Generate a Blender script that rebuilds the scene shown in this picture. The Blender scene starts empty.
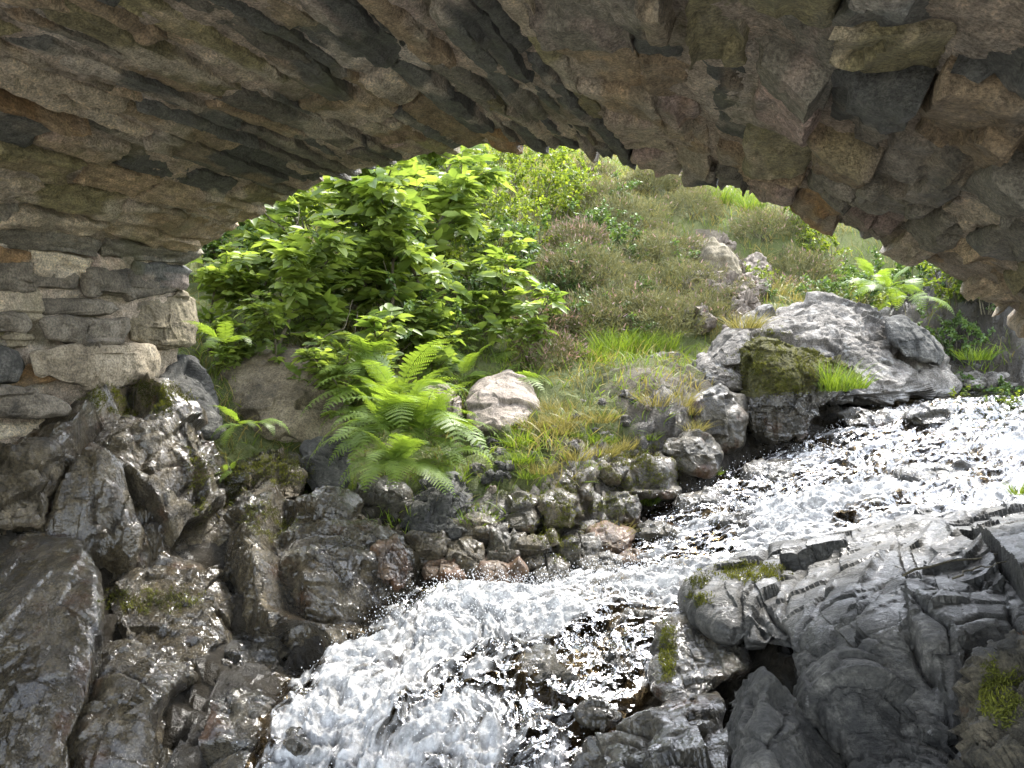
import bpy, math, random
import numpy as np

# ------------------------------------------------------------------ camera, sky, sun, exposure
SC = bpy.context.scene
COL = SC.collection
F = 788.0                      # focal length in pixels of the 1024 px wide frame
PITCH = math.radians(3.2)      # the camera looks slightly down
cam_d = bpy.data.cameras.new('camera')
cam_d.sensor_width = 36.0
cam_d.lens = 36.0 * F / 1024.0
cam_d.clip_start = 0.02
cam_d.clip_end = 600.0
cam = bpy.data.objects.new('camera', cam_d)
COL.objects.link(cam)
cam.location = (0, 0, 0)
cam.rotation_euler = (math.pi / 2 - PITCH, 0, 0)
SC.camera = cam

SUN_EL, SUN_AZ = math.radians(54), math.radians(36)    # azimuth clockwise from +Y (ahead of the camera), to the right
world = bpy.data.worlds.new('World')
SC.world = world
world.use_nodes = True
wn = world.node_tree
bg = wn.nodes['Background']
sky = wn.nodes.new('ShaderNodeTexSky')
sky.sky_type = 'NISHITA'
sky.sun_disc = False
sky.sun_elevation = SUN_EL
sky.sun_rotation = SUN_AZ
sky.air_density = 1.0
sky.dust_density = 1.0
sky.ozone_density = 0.6
hs = wn.nodes.new('ShaderNodeHueSaturation')      # thin high cloud greys the blue
hs.inputs['Saturation'].default_value = 0.4
wn.links.new(sky.outputs[0], hs.inputs['Color'])
wn.links.new(hs.outputs[0], bg.inputs[0])
bg.inputs[1].default_value = 0.15
sun_d = bpy.data.lights.new('sun', 'SUN')
sun_d.energy = 1.15
sun_d.angle = math.radians(11.0)
sun_d.color = (1.0, 0.955, 0.88)
sun = bpy.data.objects.new('sun', sun_d)
COL.objects.link(sun)
sun.location = (4, 6, 9)
sun.rotation_euler = (math.pi / 2 - SUN_EL, 0, math.pi - SUN_AZ)
SC.view_settings.view_transform = 'Standard'
SC.view_settings.look = 'None'
SC.view_settings.exposure = 3.25
SC.view_settings.gamma = 1.0
SC.view_settings.use_curve_mapping = False
SC.render.engine = 'CYCLES'
SC.cycles.use_denoising = True
SC.cycles.max_bounces = 7
SC.cycles.diffuse_bounces = 4
SC.cycles.glossy_bounces = 3
SC.cycles.transmission_bounces = 4
SC.cycles.transparent_max_bounces = 8
SC.cycles.caustics_reflective = False
SC.cycles.caustics_refractive = False

# ------------------------------------------------------------------ numbers: pixels to points, noise
CP, SP = math.cos(PITCH), math.sin(PITCH)


def at(px, py, Y):
    """the world point on the photograph's ray (px, py) that lies Y metres ahead of the camera"""
    px, py, Y = np.asarray(px, float), np.asarray(py, float), np.asarray(Y, float)
    dx = (px - 512) / F
    dz = (384 - py) / F
    wy = CP + dz * SP
    wz = -SP + dz * CP
    t = Y / wy
    return np.stack(np.broadcast_arrays(dx * t, Y, wz * t), -1)


def proj(P):
    f = P[..., 1] * CP - P[..., 2] * SP
    u = P[..., 1] * SP + P[..., 2] * CP
    f = np.where(np.abs(f) < 1e-3, 1e-3, f)
    return 512 + F * P[..., 0] / f, 384 - F * u / f


def _hash(ix, iy, iz, seed):
    h = (ix.astype(np.uint32) * np.uint32(374761393) + iy.astype(np.uint32) * np.uint32(668265263)
         + iz.astype(np.uint32) * np.uint32(2147483647 - 58) + np.uint32((seed * 974711 + 12345) & 0xffffffff))
    h = (h ^ (h >> np.uint32(13))) * np.uint32(1274126177)
    h = (h ^ (h >> np.uint32(16))) * np.uint32(2246822519)
    return h ^ (h >> np.uint32(15))


def perlin(p, seed=0):
    p = np.asarray(p, np.float32)
    i = np.floor(p)
    f = p - i
    i = i.astype(np.int64)
    u = f * f * f * (f * (f * 6 - 15) + 10)
    out = np.zeros(p.shape[:-1], np.float32)
    for a in (0, 1):
        wx = u[..., 0] if a else 1 - u[..., 0]
        for b in (0, 1):
            wy = u[..., 1] if b else 1 - u[..., 1]
            for c in (0, 1):
                wz = u[..., 2] if c else 1 - u[..., 2]
                h = _hash(i[..., 0] + a, i[..., 1] + b, i[..., 2] + c, seed)
                gx = (h & np.uint32(1023)).astype(np.float32) / 511.5 - 1
                gy = ((h >> np.uint32(10)) & np.uint32(1023)).astype(np.float32) / 511.5 - 1
                gz = ((h >> np.uint32(20)) & np.uint32(1023)).astype(np.float32) / 511.5 - 1
                out += wx * wy * wz * (gx * (f[..., 0] - a) + gy * (f[..., 1] - b) + gz * (f[..., 2] - c))
    return out


def fbm(p, octs=4, seed=0, lac=2.03, gain=0.5):
    p = np.asarray(p, np.float32)
    out, amp = 0, 1.0
    for o in range(octs):
        out = out + amp * perlin(p, seed + o * 17)
        p = p * lac + 5.3
        amp *= gain
    return out


def ridged(p, octs=4, seed=0):
    p = np.asarray(p, np.float32)
    out, amp = 0, 1.0
    for o in range(octs):
        out = out + amp * (1 - 2.2 * np.abs(perlin(p, seed + o * 17)))
        p = p * 2.07 + 3.1
        amp *= 0.5
    return out - 0.9


def worley(p, seed=0):
    """nearest and second distances, the nearest cell's hash and the offset from its centre"""
    p = np.asarray(p, np.float32)
    i0 = np.floor(p).astype(np.int64)
    n = p.shape[:-1]
    f1 = np.full(n, 1e9, np.float32)
    f2 = np.full(n, 1e9, np.float32)
    hid = np.zeros(n, np.uint32)
    off = np.zeros(p.shape, np.float32)
    hid2 = np.zeros(n, np.uint32)
    off2 = np.zeros(p.shape, np.float32)
    for a in (-1, 0, 1):
        for b in (-1, 0, 1):
            for c in (-1, 0, 1):
                ix, iy, iz = i0[..., 0] + a, i0[..., 1] + b, i0[..., 2] + c
                h = _hash(ix, iy, iz, seed)
                ctr = np.stack([ix + (h & np.uint32(1023)).astype(np.float32) / 1023,
                                iy + ((h >> np.uint32(10)) & np.uint32(1023)).astype(np.float32) / 1023,
                                iz + ((h >> np.uint32(20)) & np.uint32(1023)).astype(np.float32) / 1023], -1)
                d = (p - ctr).astype(np.float32)
                dd = np.sqrt((d * d).sum(-1))
                m = dd < f1
                m2 = (~m) & (dd < f2)
                hid2 = np.where(m, hid, np.where(m2, h, hid2))
                off2 = np.where(m[..., None], off, np.where(m2[..., None], d, off2))
                f2 = np.where(m, f1, np.minimum(f2, dd))
                f1 = np.where(m, dd, f1)
                hid = np.where(m, h, hid)
                off = np.where(m[..., None], d, off)
    return f1, f2, hid, off, hid2, off2


def rnd_of(h, k):
    """a 0..1 number from a cell hash"""
    x = (h ^ np.uint32((k * 2654435761) & 0xffffffff)) * np.uint32(2246822519)
    x = (x ^ (x >> np.uint32(15))) * np.uint32(3266489917)
    return (x ^ (x >> np.uint32(16))).astype(np.float32) / 4294967295.0


def facet(p, seed=0, tilt=0.5, offs=0.6, crease=0.7):
    """broken rock: every cell a tilted plane of its own height; returns height and crack closeness"""
    f1, f2, h, d, hb, db = worley(p, seed)

    def plane(h, d):
        g = np.stack([rnd_of(h, 1), rnd_of(h, 2), rnd_of(h, 3)], -1) * 2 - 1
        return offs * (rnd_of(h, 4) - 0.5) + tilt * (g * d).sum(-1)
    p1, p2 = plane(h, d), plane(hb, db)
    return (1 - crease) * p1 + crease * np.maximum(p1, p2), f2 - f1


def blocks(p, seed=0, tilt=0.8, offs=0.5, k=0.30):
    """jointed rock: planar faces meeting in crisp edges; returns height and closeness to a joint"""
    p = np.asarray(p, np.float32)
    i0 = np.floor(p).astype(np.int64)
    n = p.shape[:-1]
    best = np.full(n, -1e9, np.float32)
    sec_ = np.full(n, -1e9, np.float32)
    hgt_ = np.zeros(n, np.float32)
    for a in (-1, 0, 1):
        for b in (-1, 0, 1):
            for c in (-1, 0, 1):
                ix, iy, iz = i0[..., 0] + a, i0[..., 1] + b, i0[..., 2] + c
                h = _hash(ix, iy, iz, seed)
                dx = p[..., 0] - ix - (h & np.uint32(1023)).astype(np.float32) / 1023
                dy = p[..., 1] - iy - ((h >> np.uint32(10)) & np.uint32(1023)).astype(np.float32) / 1023
                dz = p[..., 2] - iz - ((h >> np.uint32(20)) & np.uint32(1023)).astype(np.float32) / 1023
                pl = offs * (rnd_of(h, 4) - 0.5) + tilt * ((rnd_of(h, 1) * 2 - 1) * dx + (rnd_of(h, 2) * 2 - 1) * dy + (rnd_of(h, 3) * 2 - 1) * dz)
                sc = -pl - k * (dx * dx + dy * dy + dz * dz)
                m = sc > best
                sec_ = np.where(m, best, np.maximum(sec_, sc))
                best = np.where(m, sc, best)
                hgt_ = np.where(m, pl, hgt_)
    return hgt_ - hgt_.mean(), best - sec_


def sstep(a, b, x):
    t = np.clip((x - a) / (b - a), 0, 1)
    return t * t * (3 - 2 * t)


def tps(pts, vals, smooth=1e-4):
    """thin plate spline through scattered 2-D points"""
    pts = np.asarray(pts, float)
    vals = np.asarray(vals, float)
    n = len(pts)

    def k(r2):
        return np.where(r2 > 1e-12, r2 * np.log(np.maximum(r2, 1e-12)) * 0.5, 0)
    A = np.zeros((n + 3, n + 3))
    A[:n, :n] = k(((pts[:, None] - pts[None]) ** 2).sum(-1)) + smooth * np.eye(n)
    A[:n, n] = 1
    A[:n, n + 1:] = pts
    A[n, :n] = 1
    A[n + 1:, :n] = pts.T
    sol = np.linalg.solve(A, np.concatenate([vals, np.zeros(3)]))

    def f(q):
        q = np.asarray(q, float)
        s = q.shape[:-1]
        q = q.reshape(-1, 2)
        out = np.zeros(len(q))
        for c in range(0, len(q), 40000):
            qq = q[c:c + 40000]
            out[c:c + 40000] = k(((qq[:, None] - pts[None]) ** 2).sum(-1)) @ sol[:n] + sol[n] + qq @ sol[n + 1:]
        return out.reshape(s)
    return f


# ------------------------------------------------------------------ meshes and tags
def mesh(name, V, faces, mat=None, parent=None, attrs=None, cols=None, smooth=True, origin=None, sharp=None):
    """faces: a list of (n,3) / (n,4) index arrays; links ONE object"""
    V = np.asarray(V, np.float32)
    if origin is not None:
        V = V - np.asarray(origin, np.float32)
    me = bpy.data.meshes.new(name)
    if isinstance(faces, np.ndarray):
        faces = [faces]
    faces = [np.asarray(f, np.int32) for f in faces if len(f)]
    me.vertices.add(len(V))
    me.vertices.foreach_set('co', V.ravel())
    loops = np.concatenate([f.ravel() for f in faces])
    starts, s = [], 0
    for f in faces:
        starts.append(s + np.arange(len(f), dtype=np.int32) * f.shape[1])
        s += f.size
    starts = np.concatenate(starts).astype(np.int32)
    me.loops.add(len(loops))
    me.loops.foreach_set('vertex_index', loops)
    me.polygons.add(len(starts))
    me.polygons.foreach_set('loop_start', starts)
    me.polygons.foreach_set('use_smooth', np.full(len(starts), smooth, bool))
    me.update(calc_edges=True)
    if sharp:
        me.set_sharp_from_angle(angle=math.radians(sharp))
    for k, v in (attrs or {}).items():
        a = me.attributes.new(k, 'FLOAT', 'POINT')
        a.data.foreach_set('value', np.asarray(v, np.float32).ravel())
    for k, v in (cols or {}).items():
        a = me.attributes.new(k, 'FLOAT_COLOR', 'POINT')
        v = np.asarray(v, np.float32)
        v = np.concatenate([v, np.ones((len(v), 1), np.float32)], 1)
        a.data.foreach_set('color', v.ravel())
    if mat:
        me.materials.append(mat)
    o = bpy.data.objects.new(name, me)
    COL.objects.link(o)
    if origin is not None:
        o.location = tuple(float(c) for c in origin)
    if parent is not None:
        o.parent = parent
        if origin is None:
            pass
    return o


def tag(o, label=None, cat=None, group=None, kind=None):
    if label:
        o['label'] = label
    if cat:
        o['category'] = cat
    if group:
        o['group'] = group
    if kind:
        o['kind'] = kind
    return o


def empty(name, loc=(0, 0, 0), rz=0.0, label=None, cat=None, group=None):
    o = bpy.data.objects.new(name, None)
    o.empty_display_size = 0.1
    COL.objects.link(o)
    o.location = tuple(float(c) for c in loc)
    o.rotation_euler = (0, 0, rz)
    return tag(o, label, cat, group)


def grid_faces(nu, nv, wrap=False):
    i = np.arange(nu - 1)[:, None]
    j = np.arange(nv if wrap else nv - 1)[None]
    j2 = (j + 1) % nv
    return np.stack(np.broadcast_arrays(i * nv + j, i * nv + j2, (i + 1) * nv + j2, (i + 1) * nv + j), -1).reshape(-1, 4)


def vnormals(V, faces):
    N = np.zeros_like(V, dtype=np.float64)
    for f in faces:
        if f.shape[1] == 4:
            n = np.cross(V[f[:, 2]] - V[f[:, 0]], V[f[:, 3]] - V[f[:, 1]])
        else:
            n = np.cross(V[f[:, 1]] - V[f[:, 0]], V[f[:, 2]] - V[f[:, 0]])
        for c in range(f.shape[1]):
            for k in range(3):
                N[:, k] += np.bincount(f[:, c], n[:, k], len(V))
    return N / np.maximum(np.linalg.norm(N, axis=1, keepdims=True), 1e-12)


def tube(path, radii, sides=7):
    path = np.asarray(path, float)
    n = len(path)
    t = np.gradient(path, axis=0)
    t /= np.maximum(np.linalg.norm(t, axis=1, keepdims=True), 1e-9)
    ref = np.where(np.abs(t[:, 2:3]) > 0.9, [[1.0, 0, 0]], [[0, 0, 1.0]])
    a = np.cross(t, ref)
    a /= np.maximum(np.linalg.norm(a, axis=1, keepdims=True), 1e-9)
    b = np.cross(t, a)
    th = np.linspace(0, 2 * math.pi, sides, endpoint=False)
    r = np.asarray(radii, float).reshape(n, 1, 1)
    V = path[:, None] + r * (np.cos(th)[None, :, None] * a[:, None] + np.sin(th)[None, :, None] * b[:, None])
    return V.reshape(-1, 3), grid_faces(n, sides, True)


class MB:
    """collects pieces that become one mesh"""

    def __init__(self):
        self.V, self.F, self.R, self.n = [], {}, [], 0

    def add(self, V, f, rnd=0.5):
        V = np.asarray(V, float).reshape(-1, 3)
        f = np.asarray(f)
        self.F.setdefault(f.shape[1], []).append(f + self.n)
        self.V.append(V)
        self.R.append(np.broadcast_to(np.asarray(rnd, float), (len(V),)))
        self.n += len(V)

    def build(self, name, mat, parent=None, origin=None, smooth=True):
        V = np.concatenate(self.V)
        fs = [np.concatenate(x) for x in self.F.values()]
        return mesh(name, V, fs, mat, parent, attrs={'rnd': np.concatenate(self.R)}, smooth=smooth, origin=origin)


def voxel(V, faces, size):
    """the same body with an even skin"""
    o = mesh('tmp', V, faces)
    md = o.modifiers.new('r', 'REMESH')
    md.mode = 'VOXEL'
    md.voxel_size = size
    dg = bpy.context.evaluated_depsgraph_get()
    ev = o.evaluated_get(dg)
    me = ev.to_mesh()
    nv, nl, npo = len(me.vertices), len(me.loops), len(me.polygons)
    co = np.empty(nv * 3, np.float32)
    me.vertices.foreach_get('co', co)
    li = np.empty(nl, np.int32)
    me.loops.foreach_get('vertex_index', li)
    ls = np.empty(npo, np.int32)
    me.polygons.foreach_get('loop_start', ls)
    lt = np.diff(np.append(ls, nl))
    fs = []
    for k in (3, 4):
        q = ls[lt == k]
        if len(q):
            fs.append(li[q[:, None] + np.arange(k)[None]])
    ev.to_mesh_clear()
    od = o.data
    bpy.data.objects.remove(o)
    bpy.data.meshes.remove(od)
    return co.reshape(-1, 3).astype(float), fs


# ------------------------------------------------------------------ materials
def new_mat(name):
    m = bpy.data.materials.new(name)
    m.use_nodes = True
    nt = m.node_tree
    nt.nodes.clear()
    return m, nt


class NT:
    def __init__(self, nt):
        self.t = nt

    def n(self, typ, **kw):
        nd = self.t.nodes.new('ShaderNode' + typ)
        for k, v in kw.items():
            setattr(nd, k, v)
        return nd

    def link(self, a, b):
        self.t.links.new(a, b)

    def val(self, sock, v):
        if hasattr(v, 'is_linked') or hasattr(v, 'links'):
            self.link(v, sock)
        else:
            sock.default_value = v

    def noise(self, vec, scale, detail=6, rough=0.55, dist=0.0, stretch=None):
        if stretch is not None:
            mp = self.n('Mapping')
            mp.inputs['Scale'].default_value = stretch
            self.link(vec, mp.inputs['Vector'])
            vec = mp.outputs[0]
        nd = self.n('TexNoise')
        self.link(vec, nd.inputs['Vector'])
        nd.inputs['Scale'].default_value = scale
        nd.inputs['Detail'].default_value = detail
        nd.inputs['Roughness'].default_value = rough
        nd.inputs['Distortion'].default_value = dist
        return nd.outputs['Fac']

    def math(self, op, a, b=0.0, c=0.0, clamp=False):
        nd = self.n('Math', operation=op, use_clamp=clamp)
        self.val(nd.inputs[0], a)
        self.val(nd.inputs[1], b)
        self.val(nd.inputs[2], c)
        return nd.outputs[0]

    def remap(self, v, a, b, c=0.0, d=1.0, smooth=True):
        nd = self.n('MapRange', interpolation_type='SMOOTHSTEP' if smooth else 'LINEAR')
        self.val(nd.inputs['Value'], v)
        nd.inputs['From Min'].default_value = a
        nd.inputs['From Max'].default_value = b
        nd.inputs['To Min'].default_value = c
        nd.inputs['To Max'].default_value = d
        return nd.outputs[0]

    def mix(self, fac, a, b, blend='MIX'):
        nd = self.n('Mix', data_type='RGBA', blend_type=blend)
        self.val(nd.inputs['Factor'], fac)
        for s, v in ((nd.inputs['A'], a), (nd.inputs['B'], b)) if False else ((nd.inputs[6], a), (nd.inputs[7], b)):
            if isinstance(v, tuple):
                s.default_value = v + (1,) if len(v) == 3 else v
            else:
                self.link(v, s)
        return nd.outputs[2]

    def ramp(self, v, stops):
        nd = self.n('ValToRGB')
        self.link(v, nd.inputs[0])
        e = nd.color_ramp.elements
        while len(e) < len(stops):
            e.new(0.5)
        for el, (p, c) in zip(e, stops):
            el.position = p
            el.color = c + (1,)
        return nd.outputs[0]

    def attr(self, name):
        nd = self.n('Attribute', attribute_name=name)
        return nd

    def bump(self, h, strength, dist, normal=None):
        nd = self.n('Bump')
        nd.inputs['Strength'].default_value = strength
        nd.inputs['Distance'].default_value = dist
        self.link(h, nd.inputs['Height'])
        if normal is not None:
            self.link(normal, nd.inputs['Normal'])
        return nd.outputs[0]

    def coord(self):
        return self.n('TexCoord').outputs['Object']


MOSS = [(0.0, (0.025, 0.030, 0.006)), (0.5, (0.105, 0.098, 0.015)), (1.0, (0.24, 0.215, 0.032))]


def rock_mat(name, stops, rough=0.85, wet_rough=0.16, bump=0.6, fine=1.0, strata=None, lichen=0.0, rust=0.0):
    m, nt = new_mat(name)
    T = NT(nt)
    co = T.coord()
    stops = [(0.5 + (q - 0.5) * 0.5, c_) for q, c_ in stops]
    big = T.noise(co, 3.2, 8, 0.62)
    mid = T.noise(co, 13.0, 8, 0.65)
    c = T.ramp(T.math('ADD', T.math('MULTIPLY', big, 0.62), T.math('MULTIPLY', mid, 0.38)), stops)
    if strata is not None:
        st = T.noise(co, 7.0, 7, 0.6, 0.0, stretch=strata)
        c = T.mix(T.remap(st, 0.42, 0.62, 0, 0.55), c, stops[0][1])
        stb = T.noise(co, 16.0, 7, 0.62, 0.0, stretch=strata)
    speck = T.noise(co, 90.0 * fine, 4, 0.7)
    c = T.mix(1.0, c, T.ramp(speck, [(0.36, (0.5, 0.5, 0.5)), (0.64, (1.45, 1.45, 1.45))]), 'MULTIPLY')
    if lichen > 0:
        li = T.noise(co, 9.0, 9, 0.7)
        c = T.mix(T.remap(li, 0.66 - 0.16 * lichen, 0.72 - 0.1 * lichen, 0, 0.85), c, (0.30, 0.29, 0.265))
    if rust > 0:
        ru = T.noise(co, 4.1, 7, 0.6)
        c = T.mix(T.remap(ru, 0.62 - 0.2 * rust, 0.75 - 0.2 * rust, 0, 0.8), c, (0.13, 0.055, 0.018))
    wet = T.attr('wet').outputs['Fac']
    wn_ = T.math('MULTIPLY', wet, T.remap(T.noise(co, 5.0, 5, 0.6), 0.25, 0.55, 0.35, 1.0))
    c = T.mix(T.math('MULTIPLY', wn_, 0.55), c, (0.0, 0.0, 0.0))
    # moss where it was grown, thicker on what faces up
    geo = T.n('NewGeometry')
    sep = T.n('SeparateXYZ')
    T.link(geo.outputs['Normal'], sep.inputs[0])
    mossa = T.attr('moss').outputs['Fac']
    mn = T.noise(co, 11.0, 8, 0.68)
    mv = T.math('ADD', T.math('MULTIPLY', sep.outputs[2], 0.22), mn)
    mk = T.math('ADD', mv, T.math('MULTIPLY', mossa, 0.75))
    mk = T.remap(mk, 1.02, 1.12)
    mcol = T.ramp(T.noise(co, 55.0, 6, 0.75), [(0.25, MOSS[0][1]), (0.5, MOSS[1][1]), (0.75, MOSS[2][1])])
    c = T.mix(mk, c, mcol)
    rr = T.math('ADD', rough, T.math('MULTIPLY', wn_, wet_rough - rough))
    rr = T.math('ADD', rr, T.math('MULTIPLY', T.noise(co, 25.0, 5, 0.6), 0.12))
    rr = T.math('MAXIMUM', rr, T.math('MULTIPLY', mk, 0.95))
    h = T.math('ADD', T.math('MULTIPLY', T.noise(co, 22.0, 10, 0.68), 1.0),
               T.math('MULTIPLY', T.noise(co, 110.0 * fine, 6, 0.7), 0.22))
    h = T.math('ADD', h, T.math('MULTIPLY', mk, T.noise(co, 160.0, 4, 0.7)))
    if strata is not None:
        h = T.math('ADD', h, T.math('MULTIPLY', stb, 0.6))
    b = T.bump(h, bump, 0.045)
    p = T.n('BsdfPrincipled')
    T.link(c, p.inputs['Base Color'])
    T.link(rr, p.inputs['Roughness'])
    T.link(b, p.inputs['Normal'])
    p.inputs['Specular IOR Level'].default_value = 0.5
    T.link(T.math('MULTIPLY', T.math('SUBTRACT', 1.0, mk), T.remap(wn_, 0.3, 0.8)), p.inputs['Coat Weight'])
    p.inputs['Coat Roughness'].default_value = 0.04
    p.inputs['Coat IOR'].default_value = 1.36
    T.link(T.bump(T.math('ADD', T.noise(co, 11.0, 4, 0.6), T.math('MULTIPLY', T.noise(co, 60.0, 3, 0.6), 0.2)), 0.55, 0.03), p.inputs['Coat Normal'])
    out = T.n('OutputMaterial')
    T.link(p.outputs[0], out.inputs[0])
    return m


M = {}
M['grey'] = rock_mat('grey_slate_rock', [(0.25, (0.019, 0.019, 0.017)), (0.5, (0.057, 0.055, 0.047)), (0.75, (0.132, 0.125, 0.107))], lichen=0.25, strata=(1.2, 4.0, 6.0))
M['wet'] = rock_mat('wet_bedrock', [(0.25, (0.058, 0.045, 0.025)), (0.5, (0.18, 0.143, 0.078)), (0.78, (0.35, 0.285, 0.175))], bump=1.4, wet_rough=0.07, strata=(3.0, 3.0, 0.5), rust=0.25)
M['dark'] = rock_mat('dark_wet_rock', [(0.25, (0.032, 0.029, 0.02)), (0.5, (0.10, 0.086, 0.055)), (0.75, (0.19, 0.16, 0.105))], bump=1.2, wet_rough=0.08, rust=0.5)
M['brown'] = rock_mat('brown_boulder', [(0.25, (0.06, 0.05, 0.031)), (0.5, (0.125, 0.103, 0.064)), (0.75, (0.21, 0.178, 0.115))], bump=0.45)
M['pink'] = rock_mat('pinkish_boulder', [(0.25, (0.11, 0.09, 0.07)), (0.5, (0.20, 0.165, 0.13)), (0.75, (0.29, 0.25, 0.205))], bump=0.4, lichen=0.2)
M['pale'] = rock_mat('pale_outcrop', [(0.25, (0.055, 0.05, 0.042)), (0.5, (0.15, 0.135, 0.115)), (0.75, (0.30, 0.275, 0.24))], bump=0.9, lichen=0.7)
M['block'] = rock_mat('dressed_abutment_stone', [(0.25, (0.10, 0.08, 0.052)), (0.5, (0.22, 0.182, 0.125)), (0.75, (0.33, 0.285, 0.21))], bump=0.5)
M['blockdark'] = rock_mat('dark_abutment_stone', [(0.25, (0.04, 0.034, 0.025)), (0.5, (0.115, 0.098, 0.072)), (0.75, (0.21, 0.182, 0.14))], bump=0.5)
M['orange'] = rock_mat('iron_stained_rock', [(0.25, (0.03, 0.021, 0.013)), (0.5, (0.085, 0.052, 0.026)), (0.75, (0.19, 0.115, 0.05))], bump=0.7, rust=0.8, wet_rough=0.2)


def vault_mat():
    m, nt = new_mat('vault_masonry')
    T = NT(nt)
    co = T.coord()
    base = T.attr('col').outputs['Color']
    st = T.math('ADD', T.math('MULTIPLY', T.noise(co, 24.0, 8, 0.66), 0.5), T.math('MULTIPLY', T.noise(T.attr('grain').outputs['Vector'], 1.0, 8, 0.66, stretch=(34.0, 9.0, 20.0)), 0.5))
    c = T.mix(1.0, base, T.ramp(st, [(0.36, (0.5, 0.48, 0.46)), (0.5, (1.0, 1.0, 1.0)), (0.64, (1.5, 1.46, 1.4))]), 'MULTIPLY')
    sp = T.noise(co, 120.0, 4, 0.7)
    c = T.mix(1.0, c, T.ramp(sp, [(0.36, (0.55, 0.55, 0.55)), (0.64, (1.45, 1.45, 1.45))]), 'MULTIPLY')
    al = T.noise(co, 2.2, 7, 0.62)
    c = T.mix(T.remap(al, 0.55, 0.68, 0, 0.5), c, (0.14, 0.14, 0.06))
    h = T.math('ADD', T.noise(co, 26.0, 10, 0.7), T.math('MULTIPLY', T.noise(co, 140.0, 6, 0.7), 0.3))
    p = T.n('BsdfPrincipled')
    T.link(c, p.inputs['Base Color'])
    T.link(T.remap(T.noise(co, 8.0, 5, 0.6), 0.3, 0.7, 0.5, 0.9), p.inputs['Roughness'])
    T.link(T.bump(h, 1.0, 0.05), p.inputs['Normal'])
    out = T.n('OutputMaterial')
    T.link(p.outputs[0], out.inputs[0])
    return m


M['vault'] = vault_mat()


def ground_mat():
    m, nt = new_mat('hillside_ground')
    T = NT(nt)
    co = T.coord()
    veg = T.attr('veg').outputs['Fac']
    n1 = T.noise(co, 2.5, 9, 0.65)
    n2 = T.noise(co, 18.0, 8, 0.7)
    n3 = T.noise(co, 75.0, 5, 0.7)
    soil = T.ramp(T.math('ADD', T.math('MULTIPLY', n1, 0.4), T.math('MULTIPLY', n2, 0.6)),
                  [(0.28, (0.030, 0.024, 0.014)), (0.5, (0.11, 0.09, 0.06)), (0.72, (0.27, 0.24, 0.19))])
    green = T.ramp(T.math('ADD', T.math('MULTIPLY', n1, 0.5), T.math('MULTIPLY', n3, 0.5)),
                   [(0.3, (0.035, 0.045, 0.010)), (0.5, (0.085, 0.105, 0.022)), (0.7, (0.16, 0.155, 0.05))])
    c = T.mix(T.remap(T.math('ADD', veg, T.math('MULTIPLY', T.math('SUBTRACT', n2, 0.5), 1.3)), 0.35, 0.65), soil, green)
    c = T.mix(T.attr('pale_bounce').outputs['Fac'], c, T.ramp(n3, [(0.38, (0.26, 0.25, 0.23)), (0.62, (0.60, 0.58, 0.53))]))  # added pale ground tone, out of view, brightens the vault by bounce
    wet = T.attr('wet').outputs['Fac']
    c = T.mix(T.math('MULTIPLY', wet, 0.72), c, (0.006, 0.006, 0.005))
    h = T.math('ADD', n2, T.math('MULTIPLY', n3, 0.5))
    p = T.n('BsdfPrincipled')
    T.link(c, p.inputs['Base Color'])
    T.link(T.math('SUBTRACT', 0.95, T.math('MULTIPLY', wet, 0.75)), p.inputs['Roughness'])
    T.link(T.bump(h, 1.0, 0.05), p.inputs['Normal'])
    out = T.n('OutputMaterial')
    T.link(p.outputs[0], out.inputs[0])
    return m


M['ground'] = ground_mat()


def leaf_mat(name, dark, light, trans=0.45, rough=0.45, tcol=None, bloom=None):
    m, nt = new_mat(name)
    T = NT(nt)
    r = T.attr('rnd').outputs['Fac']
    c = T.ramp(r, [(0.0, dark), (1.0, light)] if bloom is None else [(0.0, dark), (0.66, light), (0.68, bloom[0]), (1.0, bloom[1])])
    p = T.n('BsdfPrincipled')
    T.link(c, p.inputs['Base Color'])
    p.inputs['Roughness'].default_value = rough
    p.inputs['Specular IOR Level'].default_value = 0.35
    tr = T.n('BsdfTranslucent')
    tc = T.mix(1.0, c, tcol or (1.45, 1.35, 0.6), 'MULTIPLY')
    T.link(tc, tr.inputs[0])
    mx = T.n('MixShader')
    mx.inputs[0].default_value = trans
    T.link(p.outputs[0], mx.inputs[1])
    T.link(tr.outputs[0], mx.inputs[2])
    out = T.n('OutputMaterial')
    T.link(mx.outputs[0], out.inputs[0])
    return m


M['elder'] = leaf_mat('elder_leaf', (0.075, 0.13, 0.027), (0.265, 0.335, 0.08), trans=0.52, tcol=(1.35, 1.3, 0.7))
M['birch'] = leaf_mat('birch_leaf', (0.075, 0.12, 0.018), (0.22, 0.28, 0.045), trans=0.5)
M['bramble'] = leaf_mat('bramble_leaf', (0.045, 0.085, 0.022), (0.12, 0.19, 0.055), trans=0.35)
M['fern'] = leaf_mat('fern_frond', (0.085, 0.15, 0.022), (0.20, 0.29, 0.055), trans=0.48)
M['grass'] = leaf_mat('green_grass', (0.060, 0.110, 0.012), (0.18, 0.25, 0.035), trans=0.4)
M['drygrass'] = leaf_mat('dry_grass', (0.10, 0.105, 0.025), (0.30, 0.26, 0.09), trans=0.35, tcol=(1.2, 1.1, 0.8))
M['heather'] = leaf_mat('heather_sprig', (0.062, 0.070, 0.025), (0.19, 0.185, 0.085), trans=0.3, rough=0.8, tcol=(1.1, 1.0, 0.7), bloom=((0.16, 0.10, 0.095), (0.36, 0.25, 0.24)))
M['mossblade'] = leaf_mat('moss_tuft', (0.035, 0.042, 0.007), (0.15, 0.16, 0.02), trans=0.3, rough=0.9, tcol=(1.2, 1.1, 0.6))
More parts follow.
